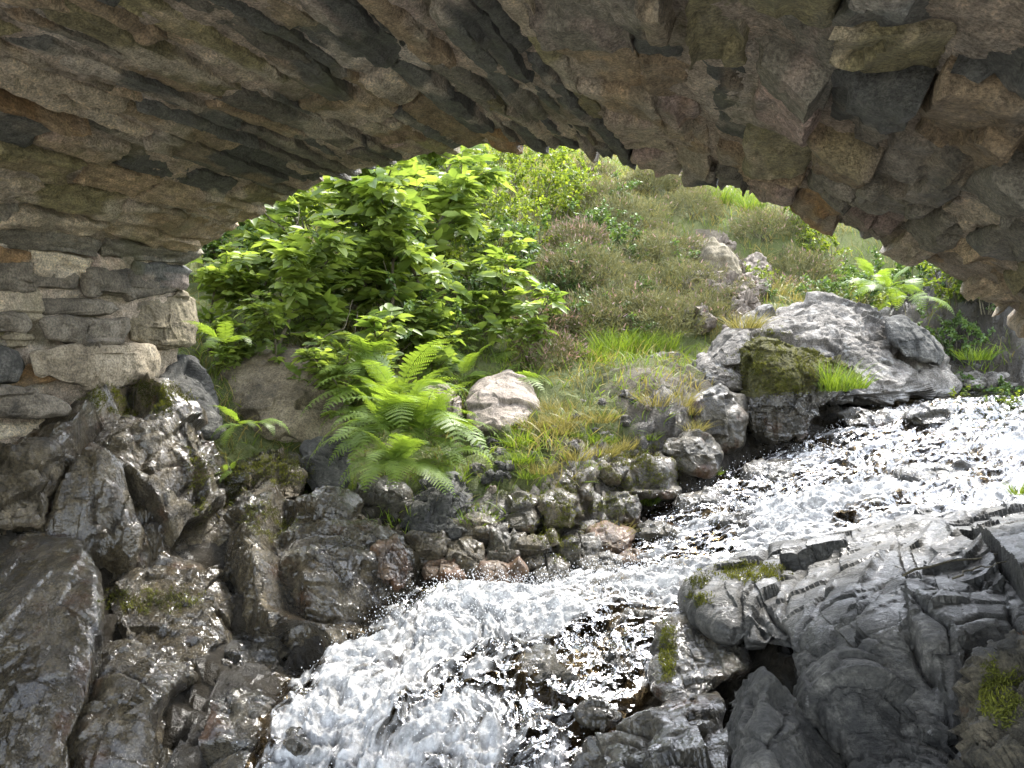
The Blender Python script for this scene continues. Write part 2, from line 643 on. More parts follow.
M['bark'] = rock_mat('sapling_bark', [(0.25, (0.045, 0.038, 0.022)), (0.5, (0.10, 0.085, 0.05)), (0.75, (0.18, 0.16, 0.10))], bump=0.4, fine=1.5)


def water_mat():
    m, nt = new_mat('white_water')
    T = NT(nt)
    co = T.coord()
    foam = T.attr('foam').outputs['Fac']
    flo = T.attr('flow').outputs['Vector']
    fn = T.math('ADD', T.math('MULTIPLY', T.noise(flo, 1.0, 6, 0.6, 0.5, stretch=(5.0, 20.0, 1.0)), 0.68), T.math('MULTIPLY', T.noise(co, 17.0, 7, 0.66, 0.5), 0.32))
    fm = T.remap(T.math('ADD', foam, T.math('MULTIPLY', T.math('SUBTRACT', fn, 0.5), 2.7)), 0.06, 0.90, 0.0, 0.94)
    bmp = T.bump(T.math('ADD', T.noise(co, 40.0, 6, 0.65), T.math('MULTIPLY', T.noise(co, 130.0, 4, 0.7), 0.25)), 0.65, 0.025)
    fp = T.n('BsdfPrincipled')
    T.link(T.ramp(T.noise(co, 18.0, 6, 0.7), [(0.38, (0.30, 0.303, 0.30)), (0.5, (0.54, 0.543, 0.54)), (0.62, (0.78, 0.782, 0.775))]), fp.inputs['Base Color'])
    fp.inputs['Roughness'].default_value = 0.6
    fp.inputs['Specular IOR Level'].default_value = 0.08
    T.link(bmp, fp.inputs['Normal'])
    tl = T.n('BsdfTranslucent')
    tl.inputs[0].default_value = (0.18, 0.19, 0.195, 1)
    fmx = T.n('MixShader')
    fmx.inputs[0].default_value = 0.3
    T.link(fp.outputs[0], fmx.inputs[1])
    T.link(tl.outputs[0], fmx.inputs[2])
    gl = T.n('BsdfGlossy')
    gl.inputs['Roughness'].default_value = 0.13
    sbm = T.bump(T.noise(co, 16.0, 4, 0.55), 0.45, 0.03)
    T.link(sbm, gl.inputs['Normal'])
    tr = T.n('BsdfTransparent')
    tr.inputs[0].default_value = (0.55, 0.48, 0.36, 1)
    fr = T.n('Fresnel')
    fr.inputs['IOR'].default_value = 1.36
    T.link(sbm, fr.inputs['Normal'])
    wm = T.n('MixShader')
    T.link(T.math('MULTIPLY', fr.outputs[0], 0.22), wm.inputs[0])
    T.link(tr.outputs[0], wm.inputs[1])
    T.link(gl.outputs[0], wm.inputs[2])
    mx = T.n('MixShader')
    T.link(fm, mx.inputs[0])
    T.link(wm.outputs[0], mx.inputs[1])
    T.link(fmx.outputs[0], mx.inputs[2])
    out = T.n('OutputMaterial')
    T.link(mx.outputs[0], out.inputs[0])
    return m


M['water'] = water_mat()


def spray_mat():
    m, nt = new_mat('water_drop')
    T = NT(nt)
    p = T.n('BsdfPrincipled')
    p.inputs['Base Color'].default_value = (0.6, 0.61, 0.62, 1)
    p.inputs['Roughness'].default_value = 0.15
    out = T.n('OutputMaterial')
    T.link(p.outputs[0], out.inputs[0])
    return m


M['spray'] = spray_mat()

# ------------------------------------------------------------------ the stream: banks as stations from upstream to downstream
WL = np.array([tuple(at(*q)) for q in [(905, 383, 9.0), (900, 388, 7.0), (868, 404, 6.1), (800, 432, 5.6), (748, 455, 5.25), (695, 482, 4.9), (655, 512, 4.6),
                                (625, 548, 4.3), (565, 576, 4.05), (485, 590, 3.85), (405, 580, 3.72), (372, 610, 3.5), (325, 650, 3.2),
                                (280, 690, 2.9), (248, 768, 2.55), (215, 850, 2.25), (170, 960, 1.9), (60, 1200, 1.4)]] + [(-0.9, 0.4, -1.75), (-1.1, -0.8, -2.0), (-1.2, -2.2, -2.25), (-1.2, -4, -2.5)])
WR = np.array([tuple(at(*q)) for q in [(1180, 381, 9.0), (1190, 391, 6.7), (1160, 405, 5.9), (1120, 440, 5.2), (1080, 475, 4.75), (1030, 512, 4.25), (950, 528, 4.05),
                                (855, 545, 3.85), (765, 570, 3.65), (710, 600, 3.42), (680, 630, 3.2), (660, 665, 2.98), (625, 705, 2.75),
                                (585, 745, 2.55), (560, 800, 2.33), (540, 870, 2.1), (500, 980, 1.8), (500, 1200, 1.4)]] + [(0.25, 0.4, -1.75), (0.6, -0.8, -2.0), (0.9, -2.2, -2.25), (1.1, -4, -2.5)])
WL += np.array([-0.14, 0.06, -0.01])


def resample(P, n):
    d = np.concatenate([[0], np.cumsum(np.linalg.norm(np.diff(P, axis=0), axis=1))])
    k = np.arange(len(P))
    u = np.linspace(0, len(P) - 1, n)
    # smooth by cubic Hermite through the stations
    i = np.clip(np.floor(u).astype(int), 0, len(P) - 2)
    t = (u - i)[:, None]
    m = np.gradient(P, axis=0)
    h00, h10 = 2 * t**3 - 3 * t**2 + 1, t**3 - 2 * t**2 + t
    h01, h11 = -2 * t**3 + 3 * t**2, t**3 - t**2
    return h00 * P[i] + h10 * m[i] + h01 * P[i + 1] + h11 * m[i + 1]


NT_, NC_ = 1000, 330
wl, wr = resample(WL, NT_), resample(WR, NT_)
cc = np.linspace(0, 1, NC_)
WP = wl[:, None] * (1 - cc[None, :, None]) + wr[:, None] * cc[None, :, None]

# ------------------------------------------------------------------ the ground: one sheet through measured points
gpts = [at(*q) for q in [
    # bank left of the fall, behind the boulders and up the wooded slope
    (290, 450, 4.9), (230, 350, 5.6), (300, 330, 6.0), (360, 345, 6.0), (200, 280, 7.0), (400, 330, 6.4), (450, 290, 7.4), (350, 250, 8.2),
    (450, 225, 9.6), (520, 175, 13.5), (565, 158, 17.0), (250, 220, 9.0),
    # grassy bank and hummock in the middle
    (470, 450, 5.0), (430, 505, 4.45), (485, 425, 5.3), (560, 405, 5.5), (545, 350, 6.6), (600, 310, 7.4), (600, 250, 8.8), (625, 215, 10.2),
    (665, 186, 13.0), (725, 205, 12.0), (705, 290, 8.7), (650, 350, 6.7), (690, 372, 6.0), (755, 262, 9.6), (775, 300, 8.3), (830, 255, 9.8),
    (900, 320, 7.8), (960, 335, 7.4), (1020, 365, 7.0), (740, 345, 6.9), (840, 330, 7.2),
    (440, 552, 4.15), (520, 535, 4.25), (600, 515, 4.45), (600, 455, 4.9), (680, 430, 5.15), (705, 402, 5.6),
    # bedrock left
    (100, 450, 3.95), (20, 600, 3.15), (150, 690, 3.05), (250, 620, 3.45), (340, 560, 3.95), (100, 800, 2.6), (0, 480, 3.7), (200, 520, 4.05),
    (-120, 450, 3.2), (-150, 700, 2.4),
]]
for k in range(0, len(WL), 1):
    for c in (0.0, 0.35, 0.7, 1.0):
        q = WL[k] * (1 - c) + WR[k] * c
        gpts.append(q - np.array([0, 0, 0.10 + 0.12 * (0.15 < c < 0.85)]))
gpts += [np.array(q) for q in [
    (1.3, 2.6, -1.25), (1.0, 1.9, -1.35), (1.8, 2.0, -1.15), (2.6, 3.0, -0.9), (3.2, 4.0, -0.6), (5.6, 5.2, -0.25), (1.5, 1.0, -1.3), 
    (-1.8, 1.0, -1.4), (-3.2, 1.0, -1.0), (-3.4, 3.0, -0.4), (-4.5, 4.5, 0.3), (-5, 8, 2.2), (-9, 9, 4.0), (-16, 14, 7.5), (-3.5, 12, 4.2),
    (0, 26, 6.6), (8, 24, 5.2), (-10, 30, 11), (22, 30, 6.0), (5.5, 9, 0.4), (8, 12, 1.6), (14, 12, 2.0), (10, 5, 0.6), (6, 2, 0.1), (12, -4, -0.6),
    (4, -4, -1.9), (-5, -4, -1.4), (-12, -4, -0.2), (0, -14, -3.8), (14, -16, -2.5), (-14, -16, -2.2), (-14, 4, 2.5), (30, 10, 4.0),
    (-30, 20, 14), (0, 60, 17), (-40, 60, 26), (40, 60, 14), (60, 20, 9), (0, -40, -5), (40, -40, -3), (-40, -40, -2), (-60, 0, 12)]]
gpts = np.array(gpts)
gz = tps(gpts[:, :2], gpts[:, 2], 2e-3)


def axis_steps(lo, hi, n0, a, b, grow):
    """dense between a and b, wider and wider outside"""
    mid = np.linspace(a, b, n0)
    st = (b - a) / (n0 - 1)
    up, x, s = [], b, st
    while x < hi:
        s *= grow
        x += s
        up.append(x)
    dn, x, s = [], a, st
    while x > lo:
        s *= grow
        x -= s
        dn.append(x)
    return np.concatenate([dn[::-1], mid, up])


gx_ = axis_steps(-90, 90, 330, -3.4, 4.6, 1.06)
gy_ = axis_steps(-60, 110, 360, 1.8, 9.5, 1.05)
GX, GY = np.meshgrid(gx_, gy_, indexing='ij')
GZ = gz(np.stack([GX, GY], -1))
gP = np.stack([GX, GY, GZ], -1)
# distance to the stream, for wet stone near it
wc = WP[::12, ::12].reshape(-1, 3)
flat = gP.reshape(-1, 3)
dw = np.full(len(flat), 9.0)
near = (np.abs(flat[:, 0]) < 6) & (flat[:, 1] > 0.5) & (flat[:, 1] < 10)
idx = np.where(near)[0]
for c in range(0, len(idx), 20000):
    ii = idx[c:c + 20000]
    dw[ii] = np.sqrt(((flat[ii, None, :2] - wc[None, :, :2]) ** 2).sum(-1).min(1))
gpx, gpy = proj(flat)
roughness = 1 - sstep(9, 25, flat[:, 1])
fa, fe = blocks(flat * np.array([4.2, 4.2, 5.0]), 3)
fb, fe2 = blocks(flat * np.array([11.0, 11.0, 13.0]), 4)
rocky = 1 - sstep(0.15, 1.1, dw)
bank = np.exp(-(((gpx - 590) / 150) ** 2 + ((gpy - 460) / 80) ** 2)) * (flat[:, 1] > 2)
amp = 0.35 + 0.65 * np.maximum(rocky, bank)
flat[:, 2] += roughness * amp * (0.09 * fa + 0.045 * fb) * (near * 1.0) + 0.05 * fbm(flat * 1.1, 4, 8) + 0.25 * (1 - roughness) * fbm(flat * 0.3, 4, 9)
veg = sstep(0.05, 0.6, dw + 0.35 * fbm(flat * 2.2, 3, 21))
veg *= 1 - 0.6 * np.exp(-(((gpx - 650) / 90) ** 2 + ((gpy - 385) / 40) ** 2)) * (flat[:, 1] > 2)
path = np.exp(-(((gpx - (715 + (gpy - 250) * 0.35)) / 17) ** 2)) * (gpy > 228) * (gpy < 345) * (flat[:, 1] > 5)
veg *= 1 - 0.9 * path
veg *= 1 - sstep(4.55, 4.25, flat[:, 1])
gwet = 1 - sstep(0.05, 0.5, dw + 0.15 * fbm(flat * 5, 3, 31))
ground = mesh('ground', flat, grid_faces(len(gx_), len(gy_)), M['ground'], attrs={'veg': veg, 'wet': np.maximum(gwet, sstep(4.6, 4.3, flat[:, 1])) * (flat[:, 1] > 1.5), 'pale_bounce': sstep(1.6, 0.6, flat[:, 1]) * sstep(-14, -9, flat[:, 1]) * sstep(11, 7, np.abs(flat[:, 0]))})  # last mask: invented pale ground around and behind the camera, throws light up
tag(ground, 'rocky stream banks and heathy hillside rising behind the bridge', 'ground', kind='structure')


def ground_z(x, y):
    return float(gz(np.array([[x, y]]))[0])


def on_ground(px, py, Y):
    """a point at a pixel and distance, dropped or lifted onto the ground"""
    p = at(px, py, Y)
    return np.array([p[0], p[1], ground_z(p[0], p[1])])


# ------------------------------------------------------------------ the bridge
AX = math.radians(17.0)
A_ = np.array([math.sin(AX), math.cos(AX), 0.0])       # along the barrel, upstream
L_ = np.array([math.cos(AX), -math.sin(AX), 0.0])      # across it, to the right
DEND = 4.0
S0 = 1.15


def on_end(px, py):
    r = at(px, py, 1.0)
    p = r * (DEND / (r @ A_))
    return np.array([p @ L_, p[2]])


sec_px = [(183, 470), (184, 400), (185, 345), (187, 300), (195, 262), (245, 222), (285, 198), (330, 181), (420, 157), (500, 147), (570, 151), (650, 167), (740, 186), (800, 211), (870, 236),
          (925, 264), (975, 291), (1024, 325), (1085, 372), (1130, 430), (1160, 500), (1175, 580), (1180, 680)]
SEC = np.array([on_end(*q) for q in sec_px])
SECD = resample(np.concatenate([SEC, np.zeros((len(SEC), 1))], 1), 1200)[:, :2]
ker = np.ones(41) / 41
SECD = np.stack([np.convolve(np.pad(SECD[:, k], 20, 'edge'), ker, 'valid') for k in (0, 1)], 1)
arc = np.concatenate([[0], np.cumsum(np.linalg.norm(np.diff(SECD, axis=0), axis=1))])
WLEN = arc[-1]
NW, NS = 760, 560
w1 = np.linspace(0, WLEN, NW)
s1 = S0 + (DEND - S0) * (np.linspace(0, 1, NS))
sec = np.stack([np.interp(w1, arc, SECD[:, k]) for k in (0, 1)], 1)
tg = np.gradient(sec, axis=0)
tg /= np.linalg.norm(tg, axis=1, keepdims=True)
nin = np.stack([tg[:, 1], -tg[:, 0]], 1)          # points into the tunnel
W, S = np.meshgrid(w1, s1, indexing='ij')
vp2 = np.stack([W, S, np.zeros_like(W)], -1)
rng = np.random.default_rng(5)
ww = W + 0.06 * perlin(vp2 * 1.6, 2) + 0.02 * perlin(vp2 * 7, 3)
ss = S + 0.06 * perlin(vp2 * 2.5, 4) + 0.02 * perlin(vp2 * 9, 5)
bounds, x = [-0.3], -0.3
while x < WLEN + 0.4:
    f_ = x / WLEN
    x += rng.uniform(0.09, 0.19) if f_ < 0.24 else (rng.uniform(0.06, 0.15) if f_ < 0.52 else rng.uniform(0.13, 0.27))
    bounds.append(x)
bounds = np.array(bounds)
right_ = sstep(0.45, 0.7, W / WLEN)
# bedding mortar behind the stones, smeared over some of them
hgt = -0.014 - 0.008 * right_ + 0.065 * fbm(vp2 * 1.7, 4, 22) + 0.012 * fbm(vp2 * 14, 5, 23) + 0.006 * fbm(vp2 * 50, 3, 24)
mc = np.array([0.44, 0.36, 0.27]) * (0.7 + 0.8 * np.clip(fbm(vp2 * 3, 4, 44) + 0.4, 0, 1))[..., None]
mc = mc * (1 - 0.45 * right_[..., None]) + np.array([0.24, 0.19, 0.135]) * 0.45 * right_[..., None]
white = sstep(0.08, 0.35, fbm(vp2 * 2.1 + 20, 5, 45))[..., None] * (1 - 0.6 * right_[..., None])
colr = mc * (1 - white) + np.array([0.62, 0.55, 0.45]) * white


def vpos(w, s_, h):
    l_, z_ = np.interp(w, w1, sec[:, 0]), np.interp(w, w1, sec[:, 1])
    nl_, nz_ = np.interp(w, w1, nin[:, 0]), np.interp(w, w1, nin[:, 1])
    return s_[..., None] * A_ + (l_ + nl_ * h)[..., None] * L_ + (z_ + nz_ * h)[..., None] * np.array([0, 0, 1.0])


pal = np.array([(0.125, 0.125, 0.108), (0.21, 0.19, 0.145), (0.38, 0.285, 0.175), (0.50, 0.39, 0.25), (0.40, 0.25, 0.115), (0.31, 0.27, 0.14), (0.60, 0.50, 0.36), (0.40, 0.305, 0.25)])
wt_l = np.array([0.12, 0.14, 0.20, 0.16, 0.12, 0.12, 0.08, 0.06])
wt_c = np.array([0.34, 0.20, 0.13, 0.10, 0.06, 0.05, 0.05, 0.07])
wt_r = np.array([0.10, 0.22, 0.20, 0.14, 0.05, 0.10, 0.09, 0.10])
SV, SF, SCOL, SG, sn = [], [], [], [], 0
for k in range(len(bounds) - 1):
    wa, wb = bounds[k], bounds[k + 1]
    f_ = 0.5 * (wa + wb) / WLEN
    if f_ < 0 or f_ > 1:
        continue
    rt = float(sstep(0.45, 0.7, f_))
    lo, hi = (0.28, 0.65) if f_ < 0.22 else ((0.35, 1.05) if f_ < 0.52 else (0.25, 0.6))
    left_wall = np.interp(0.5 * (wa + wb), w1, sec[:, 1]) < 0.22 and f_ < 0.3
    x = S0 - rng.uniform(0.05, 0.35)
    while x < DEND - 0.05:
        ln = rng.uniform(lo, hi)
        x1 = min(x + ln, DEND + rng.uniform(-0.03, 0.012))
        if x1 > DEND - 0.22:
            x1 = DEND + rng.uniform(-0.035, 0.012)
        if x1 - x < 0.08:
            break
        if left_wall and x1 > 3.15:
            x = x1
            continue
        g = rng.uniform(0.003, 0.011)
        na_, nb_ = max(10, int((x1 - x) / 0.016)), max(6, int((wb - wa) / 0.014))
        A0, B0 = np.meshgrid(np.linspace(0, 1, na_), np.linspace(0, 1, nb_), indexing='ij')
        jit = lambda: rng.uniform(-0.028, 0.028)
        c00, c10, c01, c11 = jit(), jit(), jit(), jit()
        d00, d10, d01, d11 = (rng.uniform(-0.05, 0.05) for q in range(4))
        wv_ = wa + g + (wb - wa - 2 * g) * B0 + (1 - A0) * ((1 - B0) * c00 + B0 * c01) + A0 * ((1 - B0) * c10 + B0 * c11)
        sv_ = x + g + (x1 - x - 2 * g) * A0 + (1 - B0) * ((1 - A0) * d00 + A0 * d10) + B0 * ((1 - A0) * d01 + A0 * d11)
        q3 = np.stack([wv_, sv_, wv_ * 0 + k * 3.7 + x], -1)
        # chipped outline
        edge = np.minimum(np.minimum(A0, 1 - A0) * (x1 - x), np.minimum(B0, 1 - B0) * (wb - wa))
        near_e = np.exp(-edge / 0.03)
        wv_ = wv_ + near_e * 0.022 * fbm(q3 * np.array([10, 10, 1]), 3, 71)
        sv_ = sv_ + near_e * 0.030 * fbm(q3 * np.array([10, 10, 1]) + 30, 3, 72)
        ch, _ = blocks(q3 * np.array([9.0, 3.4, 1.0]), 73)
        ch2, _ = blocks(q3 * np.array([26.0, 12.0, 1.0]), 74)
        h = rng.uniform(-0.004, 0.036) + rt * rng.uniform(-0.02, 0.04) + (rng.uniform(-1, 1) * (A0 - 0.5) * 0.03 + rng.uniform(-1, 1) * (B0 - 0.5) * 0.03) * (1 + 1.3 * rt)
        h = h - (0.016 + 0.022 * rt) * ch - 0.007 * ch2 + 0.010 * fbm(q3 * np.array([16, 6, 1]), 4, 75)
        h = h - 0.018 * np.exp(-edge / 0.009) * rng.uniform(0.4, 1.2)
        # sides: repeat the border ring, sunk into the mortar
        pad = lambda z: np.pad(z, 1, 'edge')
        hp_, wp_, sp_ = pad(h), pad(wv_), pad(sv_)
        ring = np.ones_like(hp_, bool)
        ring[1:-1, 1:-1] = False
        hp_ = np.where(ring, -0.20, hp_)
        P3 = vpos(wp_, sp_, hp_)
        wts = wt_l if f_ < 0.24 else (wt_c if f_ < 0.52 else wt_r)
        ci = rng.choice(8, p=wts / wts.sum())
        cv = pal[ci] * rng.uniform(0.75, 1.3)
        cgrid = np.broadcast_to(cv, P3.shape).copy()
        t1_ = sstep(0.05, 0.3, fbm(np.stack([wp_ * 7, sp_ * 2.2, wp_ * 0 + k], -1), 4, 76))[..., None]
        cgrid = cgrid * (1 - 0.55 * t1_) + pal[rng.choice(8, p=wts / wts.sum())] * 0.55 * t1_
        t2_ = sstep(0.12, 0.3, fbm(np.stack([wp_ * 3.1, sp_ * 2.0, wp_ * 0], -1) + 50, 4, 77))[..., None]
        cgrid = cgrid * (1 - 0.7 * t2_) + np.array([0.62, 0.54, 0.42]) * (1 - 0.5 * rt) * 0.7 * t2_
        SV.append(P3.reshape(-1, 3))
        SCOL.append(np.clip(cgrid, 0, 0.7).reshape(-1, 3))
        SG.append(np.stack([wp_, sp_, hp_], -1).reshape(-1, 3))
        SF.append(grid_faces(na_ + 2, nb_ + 2) + sn)
        sn += (na_ + 2) * (nb_ + 2)
        x = x1
pos = vpos(W, S - sstep(DEND - 0.3, DEND, S) * 0.05, hgt)
bridge = empty('stone_bridge', (A_ * 1.5 + L_ * -2.9 + np.array([0, 0, -0.6])), 0, 'rough stone arch bridge over the stream, seen from beneath its vault', 'bridge')
BL = np.array(bridge.location)


def bpart(name, V, faces, mat, **kw):
    return mesh(name, np.asarray(V) - BL, faces, mat, parent=bridge, **kw)


gf = grid_faces(NW, NS)[:, ::-1]


def set_grain(o, g):
    a_ = o.data.attributes.new('grain', 'FLOAT_VECTOR', 'POINT')
    a_.data.foreach_set('vector', np.asarray(g, np.float32).ravel())


set_grain(bpart('mortar', pos.reshape(-1, 3), gf, M['vault'], cols={'col': colr.reshape(-1, 3)}), np.stack([W, S, W * 0], -1).reshape(-1, 3))
set_grain(bpart('vault', np.concatenate(SV), np.concatenate(SF)[:, ::-1], M['vault'], cols={'col': np.concatenate(SCOL)}, sharp=38), np.concatenate(SG))
# upstream and downstream walls above the arch, and the road on top
k4 = np.arange(0, NW, 6)
edge_u, edge_d = pos[k4, -1], pos[k4, 0]
out2 = sec[k4] - nin[k4] * 0.02


def strip(rows):
    rows = np.stack(rows)
    return rows.reshape(-1, 3), grid_faces(rows.shape[0], rows.shape[1])


TOPZ = 1.35
for nm, ed, sg in (('upstream_wall', edge_u, 1), ('downstream_wall', edge_d, -1)):
    rows = []
    for t in np.linspace(0, 1, 26):
        r = ed.copy()
        up = sec[k4, 1] + (TOPZ - sec[k4, 1]) * t
        wide = sec[k4, 0] * (1 + 0.6 * t)
        base = (ed @ A_)[:, None] * A_ * (1 - min(1, t * 6)) + A_ * (DEND - 0.04 if sg > 0 else S0) * min(1, t * 6)
        r = base + wide[:, None] * L_ + up[:, None] * np.array([0, 0, 1.0])
        if 0 < t < 1:
            r = r + A_ * (0.03 * fbm(r * 5, 3, 60))[:, None]
        if t == 0:
            r = ed
        rows.append(r)
    v, f = strip(rows)
    cw = np.array([0.16, 0.145, 0.12]) * (0.6 + 0.8 * rnd_of(_hash(np.floor(v[:, 0] * 4).astype(int), np.floor(v[:, 2] * 8).astype(int), np.zeros(len(v), int), 3), 1))[:, None]
    bpart('spandrel_wall', v, f, M['vault'], cols={'col': cw})
top = []
for s_ in np.linspace(S0, DEND - 0.04, 12):
    lat = np.linspace(SEC[:, 0].min() * 1.6, SEC[:, 0].max() * 1.6, 40)
    top.append(s_ * A_ + lat[:, None] * L_ + np.array([0, 0, TOPZ - 0.06]) + 0.02 * fbm(np.stack([lat, lat * 0 + s_, lat * 0], -1) * 2, 3, 5)[:, None] * np.array([0, 0, 1.0]))
v, f = strip(top)
bpart('road_deck', v, f, M['vault'], cols={'col': np.full((len(v), 3), 0.12)})


def wall_Y(px):
    """distance at which a ray through column px meets the left abutment wall"""
    l0 = SEC[2, 0]
    u = (px - 512) / F
    a, b = math.cos(AX), -math.sin(AX)
    return l0 / (u * a + b)


# ------------------------------------------------------------------ rocks from an outline, a distance and a thickness
ROCK_ID = [0]


def rock(name, label, cat, poly, ctrl, thick=0.25, mat='grey', seed=None, nr=60, na=180, box=0.55, disp=(0.05, 5.0, 0.02, 13.0, 0.012, 6.0), wet=0.0, moss=0.0,
         stretch=(1, 1, 1), centre=None, group=None, parent=None, mossf=None, rough_edge=0.0, crack=0.0, grain=((0, 0, 1), 1.0), soft=0, lines=None, h3s=1, vox=0.0):
    ROCK_ID[0] += 1
    seed = ROCK_ID[0] * 7 + 100 if seed is None else seed
    poly = np.asarray(poly, float)
    c = poly.mean(0) if centre is None else np.asarray(centre, float)
    th = np.linspace(-math.pi, math.pi, na, endpoint=False)
    # radius of the outline in each direction (outlines are star shaped about c)
    q = poly - c
    R = np.zeros(na)
    d = np.stack([np.cos(th), np.sin(th)], 1)
    for i in range(len(q)):
        a, b = q[i], q[(i + 1) % len(q)]
        ev = b - a
        den = d[:, 0] * ev[1] - d[:, 1] * ev[0]
        den = np.where(np.abs(den) < 1e-9, 1e-9, den)
        t = (a[0] * ev[1] - a[1] * ev[0]) / den
        s = (a[0] * d[:, 1] - a[1] * d[:, 0]) / den
        ok = (s >= -1e-6) & (s <= 1 + 1e-6) & (t > 0)
        R = np.where(ok & (t > R), t, R)
    ks = max(3, na // 60) | 1
    R = np.convolve(np.pad(R, ks // 2, 'wrap'), np.ones(ks) / ks, 'valid')
    if rough_edge:
        R = R * (1 + rough_edge * fbm(np.stack([np.cos(th) * 4, np.sin(th) * 4, th * 0 + seed], -1), 3, seed))
    ctrl = np.asarray(ctrl, float)
    if ctrl.ndim == 1 and len(ctrl) == 1:
        D = lambda X, Y: np.full(X.shape, ctrl[0])
    elif len(ctrl) <= 4:
        Am = np.concatenate([ctrl[:, :2] / 100, np.ones((len(ctrl), 1))], 1)
        sol = np.linalg.lstsq(Am, ctrl[:, 2], rcond=None)[0]
        D = lambda X, Y: X / 100 * sol[0] + Y / 100 * sol[1] + sol[2]
    else:
        fdep = tps(ctrl[:, :2] / 100, ctrl[:, 2], 1e-3)
        D = lambda X, Y: fdep(np.stack([X / 100, Y / 100], -1))
    nb = max(8, nr // 3)
    rho = np.concatenate([np.linspace(0.002, 1, nr), np.linspace(1, 1.998, nb)[1:]])
    r = np.where(rho <= 1, np.sin(rho * math.pi / 2), np.sin(rho * math.pi / 2))
    cz = np.cos(rho * math.pi / 2)
    prof = np.where(cz >= 0, np.abs(cz) ** box, -np.abs(cz) ** 0.8)
    rr = np.clip(r, 0, 1)[:, None]
    X = c[0] + rr * R[None] * np.cos(th)[None]
    Yp = c[1] + rr * R[None] * np.sin(th)[None]
    dep = D(X, Yp) + thick * (1 - prof)[:, None]
    V = at(X, Yp, np.maximum(dep, 0.5)).reshape(-1, 3)
    fs_ = [grid_faces(len(rho), na, True)]
    n1_ = len(V)
    V = np.concatenate([V, V[:na].mean(0, keepdims=True), V[-na:].mean(0, keepdims=True)])
    j = np.arange(na)
    fs_.append(np.stack([np.full(na, n1_), (j + 1) % na, j], 1))
    b0_ = (len(rho) - 1) * na
    fs_.append(np.stack([np.full(na, n1_ + 1), b0_ + j, b0_ + (j + 1) % na], 1))
    G = (len(rho), na)
    nfront = nr * na
    if vox:
        if np.linalg.det(np.stack([V[fs_[0][nr * na // 2][k]] - V.mean(0) for k in (0, 1, 2)])) < 0:
            pass
        V, fs_ = voxel(V, fs_, vox)
    N = vnormals(V, fs_)
    ctrv = V.mean(0)
    if ((V - ctrv) * N).sum() < 0:
        N = -N
        fs_ = [f[:, ::-1] for f in fs_]
    a1_, s1_, a2_, s2_, a3_, s3_ = disp
    st = np.array(stretch, float)
    wv = V + 0.010 * np.stack([perlin(V * 5, seed + 1), perlin(V * 5 + 7, seed + 2), perlin(V * 5 + 13, seed + 3)], -1)
    # grain: cells drawn out along an axis
    ga = np.array(grain[0], float)
    ga = ga / np.linalg.norm(ga)
    al = (wv @ ga)[:, None] * ga * (1 / grain[1] - 1)
    wv = (wv + al) * st
    h1, e1 = blocks(wv * s1_, seed)
    h2, e2 = blocks(wv * s2_, seed + 5)
    h3, e3 = blocks(wv * s2_ * 2.7, seed + 6)
    hh = a1_ * h1 + a2_ * h2 + 0.4 * a2_ * h3 + 0.55 * a3_ * fbm(wv * s3_, 5, seed + 9)
    if h3s == 0:
        hh = hh - 0.4 * a2_ * h3
    if crack:
        hh = hh - crack * (1 - sstep(0.0, 0.06, e1)) - 0.5 * crack * (1 - sstep(0.0, 0.07, e2))
    if vox:
        E = np.concatenate([np.stack([f[:, k], f[:, (k + 1) % f.shape[1]]], 1) for f in fs_ for k in range(f.shape[1])])
        deg = np.maximum(np.bincount(E[:, 0], minlength=len(V)), 1)
        for _ in range(soft + 1):
            hh = 0.4 * hh + 0.6 * np.bincount(E[:, 0], hh[E[:, 1]], len(V)) / deg
    else:
        ng = G[0] * G[1]
        g = hh[:ng].reshape(G)
        for _ in range(soft):
            gp_ = np.concatenate([g[:, -1:], g, g[:, :1]], 1)
            g = 0.5 * g + 0.25 * (gp_[:, :-2] + gp_[:, 2:])
            gp_ = np.pad(g, ((1, 1), (0, 0)), 'edge')
            g = 0.5 * g + 0.25 * (gp_[:-2] + gp_[2:])
        hh[:ng] = g.ravel()
        hh[-2], hh[-1] = g[0].mean(), g[-1].mean()
    if lines:
        lx, ly = proj(V)
        front = np.ones(len(V)) if vox else (np.arange(len(V)) < nfront)
        for pl_, dep_, wd_ in lines:
            pl_ = np.array(pl_, float)
            dm, sg_ = np.full(len(V), 1e9), np.zeros(len(V))
            jx, jy = lx + 5 * perlin(V * 9, seed + 31), ly + 5 * perlin(V * 9 + 4, seed + 32)
            for i in range(len(pl_) - 1):
                a, e_ = pl_[i], pl_[i + 1] - pl_[i]
                tq = np.clip(((jx - a[0]) * e_[0] + (jy - a[1]) * e_[1]) / (e_ @ e_), 0, 1)
                dq = np.hypot(jx - a[0] - tq * e_[0], jy - a[1] - tq * e_[1])
                sg_ = np.where(dq < dm, (jx - a[0]) * e_[1] - (jy - a[1]) * e_[0], sg_)
                dm = np.minimum(dm, dq)
            side_ = sstep(-1.6, 1.6, np.sign(sg_) * dm) - 0.5
            hh = hh + front * dep_ * (0.22 * side_ * np.exp(-(dm / (wd_ * 5)) ** 2) - 0.6 * np.exp(-np.abs(dm / (0.4 * wd_)) ** 1.4))
    V = V + N * hh[:, None]
    attrs = {'wet': np.full(len(V), wet) if np.isscalar(wet) else wet(V), 'moss': np.full(len(V), moss)}
    if mossf is not None:
        attrs['moss'] = mossf(*proj(V))
    org = np.array([V[:, 0].mean(), V[:, 1].mean(), V[:, 2].min()])
    if parent is not None:
        o = mesh(name, V - BL, fs_, M[mat], parent=parent, attrs=attrs, sharp=32)
        if label:
            o['label'] = label
        return o
